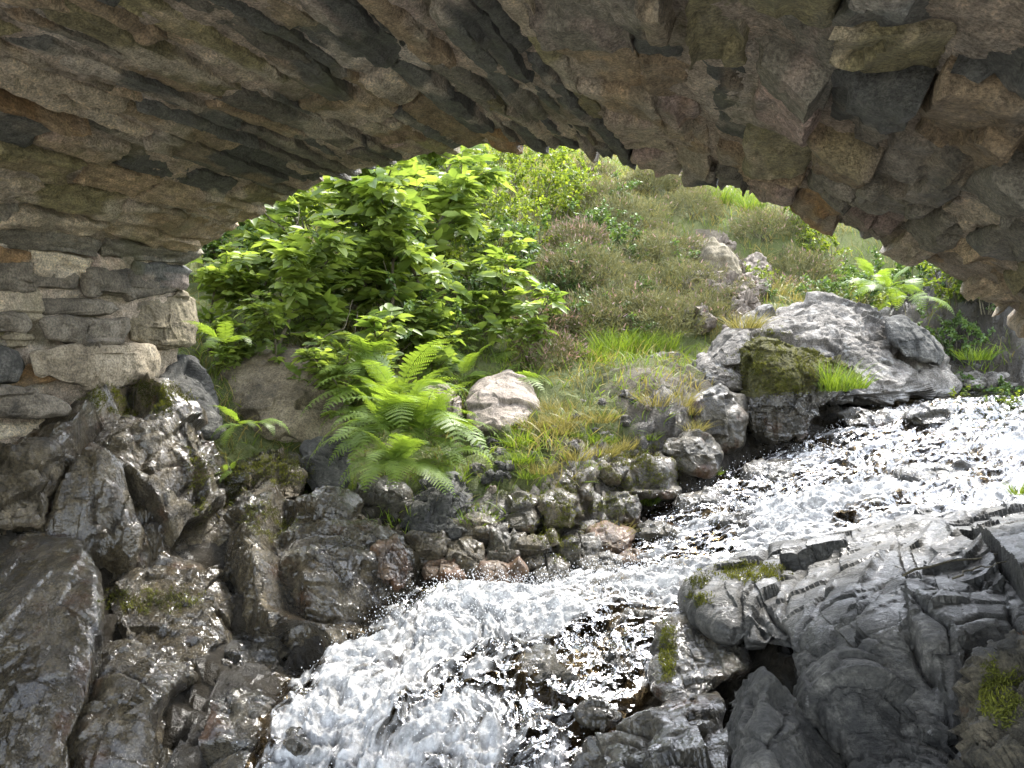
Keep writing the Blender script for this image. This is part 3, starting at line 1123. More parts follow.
    o = mesh(name, V, fs_, M[mat], attrs=attrs, origin=org, sharp=32)
    return tag(o, label, cat, group)


def wob(cx, cy, w, h, seed, n=9, ang=0.0):
    """an angular outline round a centre"""
    r = np.random.default_rng(seed)
    t = np.linspace(0, 2 * math.pi, n, endpoint=False) + r.uniform(-0.25, 0.25, n)
    k = r.uniform(0.82, 1.12, n)
    sq = 1 / np.maximum(np.abs(np.cos(t)), np.abs(np.sin(t))) ** 0.55
    x, y = np.cos(t) * k * sq * w / 2, np.sin(t) * k * sq * h / 2
    return np.stack([cx + x * math.cos(ang) - y * math.sin(ang), cy + x * math.sin(ang) + y * math.cos(ang)], 1)


def wall_ctrl(poly, off=0.0):
    p = np.asarray(poly, float)
    return [(x, y, wall_Y(x) + off) for x, y in ((p[:, 0].min(), p[:, 1].min()), (p[:, 0].max(), p[:, 1].min()), (p[:, 0].min(), p[:, 1].max()), (p[:, 0].max(), p[:, 1].max()))]


# blocks of the left abutment
ab = dict(parent=bridge, cat=None, disp=(0.022, 4.0, 0.008, 14.0, 0.008, 7.0), box=0.2, soft=1)
P_ = [(28, 352), (60, 344), (120, 346), (155, 345), (161, 360), (158, 378), (130, 384), (95, 390), (60, 384), (35, 375)]
rock('abutment_stone', 'long pale dressed block low in the abutment', poly=P_, ctrl=wall_ctrl(P_, -0.14), thick=0.16, mat='block', nr=70, na=220, **ab)
P_ = [(40, 320), (60, 314), (100, 317), (128, 318), (130, 330), (122, 342), (80, 345), (48, 338)]
rock('abutment_stone', 'grey slab above the pale block', poly=P_, ctrl=wall_ctrl(P_, -0.10), thick=0.14, mat='blockdark', nr=50, na=160, **ab)
P_ = [(82, 272), (110, 268), (150, 266), (183, 275), (182, 290), (165, 296), (120, 300), (85, 296)]
rock('abutment_stone', 'dark jagged stone under the springing', poly=P_, ctrl=wall_ctrl(P_, -0.10), thick=0.14, mat='blockdark', nr=50, na=160, **ab)
P_ = [(125, 318), (135, 303), (180, 292), (196, 300), (200, 325), (195, 345), (165, 350), (130, 342)]
rock('abutment_stone', 'big brown corner stone of the abutment', poly=P_, ctrl=wall_ctrl(P_, -0.06), thick=0.18, mat='brown', nr=60, na=180, **ab)
P_ = [(-30, 315), (0, 310), (25, 312), (32, 320), (25, 331), (-30, 332)]
rock('abutment_stone', None, poly=P_, ctrl=wall_ctrl(P_, -0.10), thick=0.14, mat='blockdark', nr=40, na=120, **ab)
P_ = [(-40, 350), (0, 345), (18, 352), (23, 366), (15, 380), (-40, 383)]
rock('abutment_stone', 'rounded blue grey stone at the edge', poly=P_, ctrl=wall_ctrl(P_, -0.12), thick=0.14, mat='grey', nr=40, na=120, **ab)
P_ = [(-40, 388), (10, 386), (50, 397), (74, 405), (70, 414), (30, 418), (-40, 415)]
rock('abutment_stone', 'thin tilted slab below the pale block', poly=P_, ctrl=wall_ctrl(P_, -0.18), thick=0.14, mat='blockdark', nr=40, na=140, **ab)
P_ = [(-30, 262), (20, 258), (60, 262), (80, 275), (75, 292), (20, 292), (-30, 290)]
rock('abutment_stone', None, poly=P_, ctrl=wall_ctrl(P_, -0.08), thick=0.14, mat='blockdark', nr=50, na=160, **ab)
P_ = [(0, 336), (20, 332), (34, 338), (28, 348), (5, 349)]
rock('abutment_stone', None, poly=P_, ctrl=wall_ctrl(P_, -0.08), thick=0.12, mat='brown', nr=30, na=90, **ab)
P_ = [(-60, 296), (0, 298), (60, 300), (110, 302), (120, 312), (60, 314), (0, 309), (-60, 309)]
rock('abutment_stone', 'long thin course stone', poly=P_, ctrl=wall_ctrl(P_, -0.08), thick=0.12, mat='blockdark', nr=40, na=160, **ab)

# bedrock and boulders on the left
rock('bedrock_outcrop', 'ribbed wet bedrock under the left abutment', 'rock',
     [(-90, 405), (20, 412), (80, 408), (120, 396), (160, 396), (195, 412), (215, 440), (236, 468), (243, 520), (238, 575), (190, 600), (100, 585), (40, 560), (-90, 560)],
     [(-60, 420, 3.45), (0, 415, 3.75), (150, 398, 4.05), (215, 445, 4.1), (235, 480, 4.1), (0, 540, 3.35), (100, 560, 3.4), (220, 570, 3.65), (-80, 540, 3.1), (100, 470, 3.6), (190, 500, 3.75)],
     0.22, 'wet', nr=120, na=340, box=0.35, vox=0.0085, disp=(0.16, 3.3, 0.035, 8.0, 0.02, 6.0), grain=((0.12, 0.25, 1), 2.6), wet=0.75, moss=0.05, crack=0.03,
     mossf=lambda x, y: 0.95 * np.exp(-(((x - 140) / 42) ** 2 + ((y - 402) / 15) ** 2)) + 0.75 * np.exp(-(((x - 230) / 16) ** 2 + ((y - 460) / 45) ** 2)) + 0.1)
rock('bedrock_chunk', 'dark angular chunk of rock jutting out at the left edge', 'rock', [(-60, 455), (20, 452), (48, 448), (60, 475), (52, 505), (42, 525), (-60, 528)],
     [(0, 460, 3.4), (50, 470, 3.45), (0, 520, 3.2)], 0.14, 'wet', nr=60, na=180, box=0.3, disp=(0.06, 5, 0.02, 13, 0.015, 6), wet=0.5)
rock('wet_slab', 'broad olive grey wet slab of bedrock in the lower left corner', 'rock', [(-90, 535), (40, 530), (80, 540), (96, 575), (104, 640), (98, 700), (78, 745), (70, 830), (-90, 830)],
     [(0, 540, 3.25), (80, 550, 3.2), (0, 760, 2.5), (90, 700, 2.65), (40, 640, 2.8)], 0.16, 'wet', nr=100, na=300, box=0.3, vox=0.007, disp=(0.05, 2.2, 0.016, 7, 0.022, 7.0), grain=((0.1, 0.3, 1), 2.5), wet=0.95)
rock('bedrock_block', 'fractured wet block of bedrock between the broad slab and the dark cleft', 'rock', [(92, 565), (150, 560), (210, 570), (235, 600), (210, 660), (190, 720), (180, 830), (70, 830), (80, 740), (102, 690), (106, 640)],
     [(120, 570, 3.35), (220, 600, 3.45), (110, 680, 2.9), (170, 680, 2.95), (120, 800, 2.5), (180, 760, 2.65)], 0.2, 'wet', nr=90, na=260, box=0.35, vox=0.0075, disp=(0.13, 3.2, 0.028, 8, 0.018, 7.0), grain=((0.1, 0.3, 1), 2.0), wet=0.9, crack=0.02)
rock('cleft_rock', 'black dripping rock in the cleft beside the waterfall', 'rock', [(200, 590), (250, 600), (290, 640), (275, 690), (255, 760), (245, 830), (170, 830), (185, 720), (195, 650)],
     [(220, 600, 3.5), (270, 640, 3.3), (200, 760, 2.75), (250, 760, 2.65)], 0.2, 'dark', nr=80, na=240, box=0.4, vox=0.008, disp=(0.10, 3.6, 0.03, 9, 0.02, 7.0), wet=1.0, crack=0.02)
rock('wet_rock_lobe', 'lobed glistening wet rock left of the top of the fall', 'rock', [(215, 560), (232, 520), (262, 498), (300, 488), (330, 486), (365, 505), (395, 530), (407, 560), (398, 590), (370, 625), (330, 650), (285, 675), (245, 640), (225, 600)],
     [(230, 560, 3.7), (300, 490, 4.05), (360, 505, 4.05), (400, 560, 3.9), (300, 560, 3.55), (370, 600, 3.6), (280, 650, 3.3), (330, 620, 3.4)], 0.25, 'wet', nr=100, na=300, box=0.45, vox=0.0085,
     disp=(0.13, 3.2, 0.03, 8, 0.018, 7.0), grain=((0.5, 0.3, -0.7), 2.0), wet=0.95, crack=0.02)
rock('stained_rock', 'orange stained wet rock face at the head of the fall', 'rock', [(375, 548), (395, 538), (408, 550), (410, 575), (398, 592), (380, 590)], [(390, 560, 3.75), (405, 580, 3.75), (385, 590, 3.65)], 0.12, 'orange', nr=40, na=120, wet=0.8, disp=(0.03, 7, 0.015, 18, 0.012, 8))
rock('boulder', 'largest olive brown boulder resting under the leafy saplings', 'boulder', [(212, 362), (235, 346), (262, 342), (295, 346), (325, 362), (342, 388), (346, 412), (338, 432), (318, 444), (285, 450), (250, 440), (225, 420), (210, 392)],
     [(220, 370, 5.15), (300, 350, 5.3), (345, 410, 5.0), (270, 440, 4.75)], 0.4, 'brown', nr=110, na=320, box=0.55, disp=(0.06, 2.2, 0.016, 6, 0.03, 4), wet=0.0, moss=0.05, soft=3)
rock('boulder', 'smooth grey boulder wedged between the abutment and the brown boulder', 'boulder', [(158, 372), (172, 360), (190, 362), (206, 378), (219, 405), (222, 432), (205, 436), (180, 420), (158, 400)],
     [(165, 370, 4.6), (215, 400, 4.6), (190, 430, 4.3)], 0.2, 'grey', nr=70, na=200, box=0.5, disp=(0.045, 3.5, 0.014, 10, 0.02, 6), wet=0.05, soft=2)
rock('stone', 'grey cracked stone under the fern, below the brown boulder', 'rock', [(302, 448), (318, 438), (338, 444), (348, 462), (348, 482), (338, 492), (318, 490), (303, 472)], [(310, 445, 4.5), (345, 470, 4.45), (320, 490, 4.3)], 0.16, 'grey', nr=60, na=160, disp=(0.04, 6, 0.014, 15, 0.012, 8), wet=0.25, soft=1)
rock('stone', 'small pale round pebble against the grey cracked stone', 'rock', wob(345, 448, 16, 18, 3), [4.5], 0.06, 'grey', nr=24, na=70, disp=(0.008, 8, 0.004, 16, 0.004, 9))
rock('stone', 'dark squared rock with a cap of bright moss', 'rock', [(240, 468), (262, 456), (298, 453), (304, 475), (300, 498), (280, 508), (245, 508)], [(245, 465, 4.35), (300, 460, 4.4), (270, 505, 4.05)], 0.2, 'wet', nr=70, na=200, box=0.3, disp=(0.05, 6, 0.02, 14, 0.014, 7), wet=0.4,
     mossf=lambda x, y: 0.75 * sstep(490, 462, y) - 0.1)
rock('boulder', 'pinkish rounded boulder on the grassy bank beside the ferns', 'boulder', [(460, 408), (468, 392), (484, 379), (508, 373), (526, 380), (538, 398), (542, 414), (530, 426), (500, 434), (472, 432)], [(465, 400, 5.3), (540, 405, 5.25), (500, 432, 5.0)], 0.24, 'pink', nr=80, na=220, box=0.5, disp=(0.035, 3.2, 0.012, 9, 0.014, 6), soft=3)
rock('boulder', 'pinkish boulder half hidden behind the fern fronds', 'boulder', [(412, 405), (425, 388), (445, 386), (460, 400), (462, 418), (440, 425), (418, 422)], [(5.2)], 0.2, 'pink', nr=50, na=140, disp=(0.03, 5, 0.012, 12, 0.012, 7))
rock('stone', 'dark mottled rock beneath the hanging fern fronds', 'rock', [(405, 520), (412, 500), (430, 486), (455, 482), (468, 500), (470, 525), (455, 535), (415, 535)], [(410, 510, 4.25), (465, 500, 4.3), (440, 530, 4.1)], 0.2, 'grey', nr=70, na=200, disp=(0.05, 6, 0.018, 15, 0.014, 8), wet=0.35)
rock('stone', 'black shadowed rock behind the wet rock lobe', 'rock', [(345, 495), (370, 480), (405, 490), (412, 530), (390, 540), (360, 515)], [(4.35)], 0.2, 'dark', nr=50, na=140, wet=0.6)

# wet stepped stones along the foot of the bank: centre, size, distance, stuff, wetness, what singles it out
steps = [
    ((425, 548), (34, 34), 4.0, 'wet', 'squarish brown wet stone next to the orange stained rock'),
    ((456, 546), (34, 30), 4.02, 'wet', 'blunt grey wet stone below the mottled rock'),
    ((440, 568), (46, 22), 3.9, 'orange', 'low flat rusty stone at the water edge'),
    ((470, 560), (26, 42), 3.95, 'wet', 'upright pointed wet stone in the stepped row'),
    ((497, 574), (40, 32), 3.82, 'orange', 'rust brown rounded stone standing in the foam'),
    ((505, 545), (36, 34), 4.02, 'dark', 'black glossy stone behind the rusty one'),
    ((532, 556), (34, 38), 3.98, 'wet', 'silver wet stone with a flat face'),
    ((553, 574), (36, 26), 3.92, 'dark', 'low dark stone lapped by foam'),
    ((580, 545), (46, 30), 4.15, 'dark', 'dark stone hung with stringy moss'),
    ((612, 540), (44, 26), 4.2, 'orange', 'reddish stone washed by thin water'),
    ((598, 567), (44, 20), 4.02, 'dark', 'thin dark slab skimmed by the current'),
    ((640, 556), (42, 22), 4.1, 'orange', 'reddish brown rock ledge in the riffle'),
    ((664, 536), (50, 28), 4.3, 'dark', 'wide black rock in the riffle'),
    ((560, 512), (40, 34), 4.25, 'wet', 'grey stone in the middle of the bank'),
    ((520, 516), (38, 32), 4.2, 'dark', 'dark blocky stone above the stepped row'),
    ((487, 522), (36, 26), 4.18, 'wet', 'flat topped wet stone right of the mottled rock'),
    ((620, 505), (44, 30), 4.5, 'dark', 'mossy dark stone where the riffle begins'),
    ((650, 480), (46, 34), 4.75, 'dark', 'black wet stone beside the upper riffle'),
    ((612, 470), (34, 26), 4.7, 'wet', 'brown stone in the moss of the bank'),
    ((575, 485), (36, 26), 4.5, 'wet', 'grey square stone below the grass'),
    ((690, 455), (56, 40), 4.95, 'dark', 'largest black wet rock at the corner of the bank'),
    ((720, 420), (52, 60), 5.3, 'dark', 'tall black wet rock face left of the mossy boulder'),
]
for i, ((cx, cy), (w_, h_), dd, mt, lb) in enumerate(steps):
    rock('bank_rock', lb, 'rock', wob(cx, cy, w_ * 1.15, h_ * 1.15, 50 + i, 8), [(cx - w_ / 2, cy, dd), (cx + w_ / 2, cy, dd + 0.02), (cx, cy + h_, dd - 0.12)], 0.17, mt, nr=46, na=130, box=0.35,
         disp=(0.05, 5.5, 0.014, 13, 0.012, 8), soft=1, wet=0.6 if mt != 'orange' else 0.5, moss=0.32 if i > 7 else 0.12, group='wet stones along the foot of the bank', crack=0.01)

# outcrop with the moss above the fall
rock('pale_outcrop', 'pale lichened outcrop beside the top of the cascade', 'rock', [(706, 362), (722, 338), (745, 322), (775, 306), (815, 297), (850, 303), (885, 315), (918, 328), (936, 342), (946, 368), (960, 392), (915, 402), (870, 404), (820, 402), (770, 392), (735, 385)],
     [(715, 360, 6.1), (745, 325, 6.4), (815, 300, 6.7), (900, 330, 6.7), (940, 365, 6.6), (900, 400, 6.0), (800, 390, 5.75), (740, 380, 5.75), (830, 345, 6.2)], 0.35, 'pale', nr=140, na=420, box=0.5,
     disp=(0.07, 3.0, 0.025, 9, 0.02, 7), stretch=(0.9, 1.2, 1.6), soft=1, crack=0.012, wet=lambda V: sstep(-0.30, -0.48, V[:, 2]) * 0.9, mossf=lambda x, y: 0.2 * np.exp(-(((x - 765) / 40) ** 2 + ((y - 345) / 16) ** 2)) - 0.05)
rock('mossy_boulder', 'boulder capped with thick brown green moss, black and wet below', 'boulder', [(744, 352), (758, 340), (785, 344), (815, 350), (845, 362), (858, 380), (838, 396), (812, 412), (800, 436), (770, 442), (752, 432), (746, 400)],
     [(750, 350, 5.75), (850, 375, 5.75), (760, 430, 5.35), (805, 430, 5.4), (800, 380, 5.4)], 0.28, 'dark', nr=100, na=300, box=0.4, disp=(0.04, 4.0, 0.02, 11, 0.02, 7), wet=lambda V: sstep(-0.26, -0.4, V[:, 2]) * 0.95,
     mossf=lambda x, y: 1.2 * sstep(402, 386, y + (x - 800) * 0.12) - 0.15)
rock('white_slab', 'smooth whitish slanting slab left of the moss cap', 'rock', [(708, 362), (728, 340), (748, 328), (750, 350), (744, 364), (725, 366)], [(710, 360, 5.95), (748, 330, 6.05), (740, 362, 5.8)], 0.1, 'pale', nr=40, na=120, box=0.3, disp=(0.015, 4, 0.006, 10, 0.006, 7), moss=-0.3)
rock('grey_knob', 'grey blunt rock at the right end of the pale outcrop', 'rock', [(885, 318), (905, 315), (928, 330), (942, 352), (940, 366), (905, 358), (890, 340)], [(890, 320, 6.4), (940, 350, 6.4), (910, 360, 6.2)], 0.18, 'grey', nr=50, na=150, disp=(0.035, 4, 0.014, 11, 0.014, 7), soft=1)
# hillside rocks
hill = [
    ([(700, 262), (708, 246), (722, 243), (734, 258), (742, 282), (752, 305), (738, 328), (722, 340), (710, 318), (704, 288)], 8.45, 'brown', 'bare pinkish rock rib beside the heather hump'),
    ([(740, 262), (756, 252), (768, 262), (775, 285), (764, 300), (748, 292)], 8.9, 'pink', 'small bare rock on the worn path'),
    ([(660, 178), (690, 174), (722, 184), (735, 196), (700, 198), (665, 190)], 12.4, 'pink', 'flat pale rock on the skyline slope'),
    ([(555, 170), (580, 166), (604, 174), (600, 182), (565, 181)], 13.6, 'pink', 'farthest pale rock at the top of the slope'),
    ([(765, 300), (790, 292), (812, 300), (818, 312), (790, 318), (768, 314)], 7.8, 'pale', 'low pale rock in the path above the outcrop'),
    ([(958, 344), (975, 328), (1000, 330), (1012, 350), (1005, 372), (975, 374), (960, 365)], 7.2, 'grey', 'blue grey rock at the right edge beyond the pool'),
    ([(1002, 345), (1024, 335), (1060, 340), (1062, 380), (1012, 378), (1005, 360)], 7.0, 'pink', 'brownish rock at the far right under the arch'),
    ([(940, 372), (965, 364), (1000, 372), (1040, 376), (1040, 388), (960, 388), (942, 384)], 6.9, 'pale', 'low pale rock bordering the pool'),
    ([(610, 385), (630, 366), (665, 360), (690, 370), (692, 388), (650, 396)], 5.9, 'pale', 'grey crumbling rock at the top of the bank'),
    ([(690, 376), (702, 358), (722, 356), (745, 366), (748, 385), (720, 392)], 5.75, 'pale', 'crumbling pale rock left of the moss cap'),
    ([(560, 412), (578, 398), (602, 400), (612, 416), (598, 430), (570, 430)], 5.3, 'pale', 'knobbly grey rock in the bank grass'),
]
for i, (pl, dd, mt, lb) in enumerate(hill):
    pl = np.array(pl, float)
    cx, y0, y1 = pl[:, 0].mean(), pl[:, 1].min(), pl[:, 1].max()
    rock('hillside_rock', lb, 'rock', pl, [(cx - 20, y0, dd + 0.3), (cx + 20, y0, dd + 0.3), (cx, y1, dd - 0.1)], 0.3, mt, nr=60, na=180, box=0.5, disp=(0.06, 3, 0.028, 9, 0.025, 6), soft=1, crack=0.012, moss=0.02)

# the great rock on the right and the slabs under it
rock('bedrock_outcrop', 'great grey ridged bedrock filling the lower right', 'rock',
     [(690, 604), (700, 582), (745, 566), (800, 549), (850, 534), (900, 519), (960, 512), (1024, 507), (1110, 503), (1180, 560), (1190, 830), (1000, 830), (955, 790), (905, 745), (850, 690), (800, 655), (755, 645), (715, 630)],
     [(695, 595, 3.1), (745, 568, 3.3), (800, 551, 3.4), (850, 536, 3.45), (900, 521, 3.5), (960, 514, 3.5), (1100, 506, 3.4), (760, 600, 2.9), (760, 640, 2.7), (850, 590, 2.62), (900, 600, 2.42), (950, 560, 2.75), (1000, 590, 2.42), (1090, 580, 2.4),
      (850, 680, 2.2), (900, 700, 2.1), (960, 700, 2.05), (1000, 760, 1.9), (1100, 700, 2.0), (900, 640, 2.25), (1000, 650, 2.2)],
     0.16, 'grey', nr=150, na=420, box=0.3, vox=0.0075, disp=(0.085, 2.0, 0.020, 6.0, 0.018, 4.0), grain=((-0.75, -0.55, -0.25), 2.4), centre=(950, 640), crack=0.02, wet=0.5, soft=-1,
     lines=[([(886, 575), (858, 607), (831, 619)], 0.05, 7), ([(805, 566), (786, 589), (783, 611)], 0.05, 6), ([(770, 560), (743, 596), (745, 655)], 0.06, 6), ([(766, 604), (786, 637), (790, 665)], 0.06, 6),
            ([(912, 625), (916, 650), (930, 668)], 0.14, 12), ([(858, 656), (899, 705), (929, 727), (950, 760)], 0.09, 9), ([(914, 592), (951, 615), (959, 645)], 0.06, 5), ([(1000, 560), (965, 580), (925, 588)], 0.05, 5),
            ([(1024, 600), (985, 608), (960, 618)], 0.05, 5), ([(1010, 590), (1024, 640), (1000, 680)], 0.07, 7), ([(850, 556), (825, 580), (815, 610)], 0.04, 5)],
     mossf=lambda x, y: 0.45 * np.exp(-(((x - 760) / 55) ** 2 + ((y - 562) / 14) ** 2)) + 0.3 * sstep(740, 690, x) + 0.35 * np.exp(-(((x - 900) / 40) ** 2 + ((y - 725) / 40) ** 2)) + 0.3 * sstep(960, 1000, x) * sstep(640, 680, y) - 0.08)
rock('ridge_rock', 'long grey wedge of rock leaning along the foot of the great outcrop', 'rock', [(792, 655), (806, 640), (828, 630), (845, 642), (858, 665), (885, 695), (906, 716), (912, 740), (905, 830), (880, 830), (850, 770), (825, 735), (800, 700)],
     [(800, 650, 2.45), (830, 632, 2.5), (900, 720, 2.05), (830, 740, 2.05), (880, 800, 1.8), (850, 690, 2.1)], 0.14, 'grey', nr=80, na=240, box=0.25, vox=0.006, disp=(0.05, 3.5, 0.02, 9, 0.012, 6), wet=0.15, mossf=lambda x, y: 0.2 * sstep(720, 780, y))
rock('pointed_rock', 'pointed triangular grey rock in front of the wedge', 'rock', [(722, 745), (735, 700), (752, 674), (762, 665), (774, 672), (795, 697), (820, 730), (842, 765), (865, 830), (715, 830)],
     [(718, 750, 2.5), (738, 700, 2.35), (760, 668, 2.16), (752, 700, 2.06), (744, 735, 1.98), (738, 790, 1.86), (728, 790, 2.2), (780, 700, 2.08), (800, 740, 2.0), (842, 765, 2.08), (800, 800, 1.86), (850, 815, 1.95)], 0.05, 'grey', nr=80, na=240, box=0.2, vox=0.006, disp=(0.03, 3.0, 0.014, 9, 0.008, 6), wet=0.1, soft=0, lines=[([(790, 705), (770, 745), (790, 790)], 0.03, 4), ([(745, 735), (775, 742), (800, 730)], 0.02, 4)], mossf=lambda x, y: 0.25 * sstep(742, 728, x))
rock('wet_ledge', 'shiny flat wet ledge with a mossy side next to the foam', 'rock', [(652, 664), (660, 632), (676, 610), (692, 604), (712, 622), (742, 650), (748, 668), (722, 686), (698, 706), (665, 706), (653, 690)],
     [(655, 660, 2.9), (690, 610, 3.1), (745, 660, 2.75), (680, 700, 2.55)], 0.16, 'dark', nr=90, na=240, box=0.4, disp=(0.05, 4, 0.014, 10, 0.018, 7), soft=1, wet=0.85, mossf=lambda x, y: 0.5 * sstep(690, 668, x + (640 - y) * 0.2) - 0.1)
rock('wet_ledge', 'low dark wet ledge at the bottom beside the pointed rock', 'rock', [(540, 790), (580, 748), (625, 722), (668, 704), (705, 694), (730, 702), (735, 760), (728, 840), (530, 840)],
     [(560, 780, 2.35), (700, 700, 2.55), (730, 740, 2.2), (640, 800, 2.05), (640, 740, 2.3)], 0.16, 'dark', nr=110, na=300, box=0.4, disp=(0.06, 3.6, 0.016, 10, 0.02, 7), soft=1, wet=0.85, moss=0.2, crack=0.015)
rock('flat_stone', 'flat grey stone at the bottom below the wedge', 'rock', [(885, 730), (925, 718), (950, 736), (962, 760), (975, 830), (875, 830)], [(890, 730, 2.0), (950, 740, 1.95), (920, 800, 1.7)], 0.1, 'grey', nr=60, na=180, box=0.3, disp=(0.035, 6, 0.014, 14, 0.012, 7), moss=0.08)
rock('mossy_stone', 'mossy stone in the bottom right corner', 'rock', [(968, 705), (990, 672), (1015, 648), (1070, 640), (1080, 830), (965, 830), (960, 750)], [(975, 700, 1.95), (1060, 650, 1.95), (1000, 800, 1.65)], 0.14, 'dark', nr=80, na=220, box=0.35, disp=(0.07, 6, 0.025, 13, 0.016, 7), moss=0.3, wet=0.3)
# rocks standing in the water
inw = [
    ((560, 672), (96, 60), 2.98, 'black rock the water breaks over in mid fall'),
    ((640, 632), (70, 46), 3.3, 'brown spray washed rock right of mid fall'),
    ((610, 655), (50, 40), 3.1, 'dark rock under the foam beside the wet ledge'),
    ((600, 702), (40, 26), 2.75, 'small dark rock low in the fall'),
    ((300, 735), (26, 16), 2.62, 'small rock showing through foam at lower left'),
    ((700, 505), (60, 40), 4.6, 'speckled rock under the upper riffle'),
    ((770, 472), (54, 40), 4.95, 'rounded dark rock behind the bright foam'),
    ((745, 520), (44, 26), 4.3, 'blue black rock splashed by the riffle'),
    ((862, 412), (50, 22), 5.75, 'dark hump under the lip of the pool'),
    ((930, 412), (44, 18), 5.65, 'second dark hump under the lip of the pool, nearer the right edge'),
    ((940, 468), (80, 26), 4.85, 'flat dark rock amid the foam at the right'),
]
for i, ((cx, cy), (w_, h_), dd, lb) in enumerate(inw):
    rock('stream_rock', lb, 'rock', wob(cx, cy + 7, w_ * 1.1, h_, 150 + i, 9), [(cx - w_ / 2, cy, dd), (cx + w_ / 2, cy, dd), (cx, cy + h_ / 2, dd - 0.1)], 0.16, 'dark', nr=46, na=130, box=0.5,
         disp=(0.05, 5.5, 0.016, 13, 0.014, 8), soft=1, wet=0.9, group='rocks standing in the fast water')

# ------------------------------------------------------------------ white water
wf = WP.reshape(-1, 3)
tt = np.repeat(np.linspace(0, 1, NT_), NC_)
ct = np.tile(cc, NT_)
wpx, wpy = proj(wf)
wpx = np.where(wf[:, 1] > 0.9, wpx, -9999.0)
wpy = np.where(wf[:, 1] > 0.9, wpy, 5000.0)
seg = np.linalg.norm(np.diff(WP[:, NC_ // 2], axis=0), axis=1)
dist = np.repeat(np.concatenate([[0], np.cumsum(seg)]), NC_)
wid = np.repeat(np.linalg.norm(wr - wl, axis=1), NC_)
fl = np.stack([dist, (ct - 0.5) * wid, np.zeros_like(dist)], -1)          # along and across the flow
warp = np.stack([fbm(fl * 3, 3, 301), fbm(fl * 3 + 11, 3, 302), dist * 0], -1)
flw = fl + 0.12 * warp
foam = 0.44 + 1.3 * fbm(flw * np.array([1.6, 4.6, 1]), 5, 310)
foam += 0.30 * ridged(flw * np.array([3.5, 11.0, 1]), 4, 320)


def dip(cx, cy, rx, ry, a):
    return a * np.exp(-(((wpx - cx) / rx) ** 2 + ((wpy - cy) / ry) ** 2))


for q in [(560, 672, 60, 36, 0.9), (640, 625, 60, 40, 0.75), (500, 655, 40, 18, 0.4), (590, 715, 60, 24, 0.6), (610, 660, 40, 30, 0.5), (620, 715, 50, 22, 0.4), (700, 490, 60, 36, 0.75), (770, 470, 50, 26, 0.6), (745, 520, 36, 20, 0.45), (655, 545, 60, 22, 0.75), (850, 440, 90, 22, 0.5), (930, 440, 60, 16, 0.4), (820, 480, 40, 12, 0.35), (1000, 460, 60, 12, 0.4), (960, 500, 80, 16, 0.4),
          (862, 402, 60, 14, 0.6), (965, 402, 85, 20, 1.3), (880, 408, 40, 12, 0.5), (940, 470, 46, 12, 0.5), (300, 735, 18, 9, 0.5), (470, 690, 40, 20, 0.25), (380, 655, 30, 16, 0.25), (520, 730, 40, 20, 0.35), (880, 470, 60, 30, 0.15)]:
    foam -= dip(*q)
for q in [(400, 640, 90, 40, 0.3), (330, 710, 70, 50, 0.5), (420, 690, 90, 50, 0.3), (500, 610, 80, 22, 0.4), (640, 580, 70, 18, 0.5), (780, 530, 60, 22, 0.5), (860, 495, 60, 24, 0.3)]:
    foam += dip(*q)
foam -= 1.0 * sstep(392, 384, wpy) + 1.7 * (1 - sstep(0.0, 0.20, ct + 0.22 * fbm(fl * 5, 4, 391))) + 0.4 * sstep(0.97, 1.0, ct)
calm = sstep(394, 402, wpy)
wh = (0.07 * fbm(flw * np.array([2.2, 4.5, 1]), 4, 330) + 0.035 * ridged(flw * np.array([7.0, 12.0, 1]), 4, 340)) * calm
turb = np.clip(foam, 0, 1) * calm
wh += turb * (0.050 * fbm(fl * np.array([8, 13, 1]) + 3 * warp, 3, 350) + 0.022 * fbm(fl * 24 + 3 * warp, 4, 351) + 0.007 * ridged(fl * 36 + 4 * warp, 3, 360))
wh += 0.006 * fbm(fl * np.array([3, 9, 1]), 3, 370)
lat = np.sin(np.pi * np.clip(ct, 0, 1)) ** 0.35
wN = vnormals(wf, [grid_faces(NT_, NC_)])
if wN[:, 2].mean() < 0:
    wN = -wN
side = np.stack([perlin(fl * 14, 381), perlin(fl * 14 + 5, 382), perlin(fl * 14 + 9, 383)], -1) * 0.02 * turb[:, None]
wV = wf + wN * (wh * lat - 0.09 * (1 - lat) - 0.07 * (1 - sstep(0.0, 0.2, ct + 0.2 * fbm(fl * 4, 3, 392))))[:, None] + side
gfw = grid_faces(NT_, NC_)
stream = mesh('stream', wV, gfw, M['water'], attrs={'foam': np.clip(foam, 0, 1.4)})
fa_ = stream.data.attributes.new('flow', 'FLOAT_VECTOR', 'POINT')
fa_.data.foreach_set('vector', (fl + 0.10 * warp).astype(np.float32).ravel())
tag(stream, 'foaming white stream tumbling between the rocks under the bridge', 'stream', kind='structure')

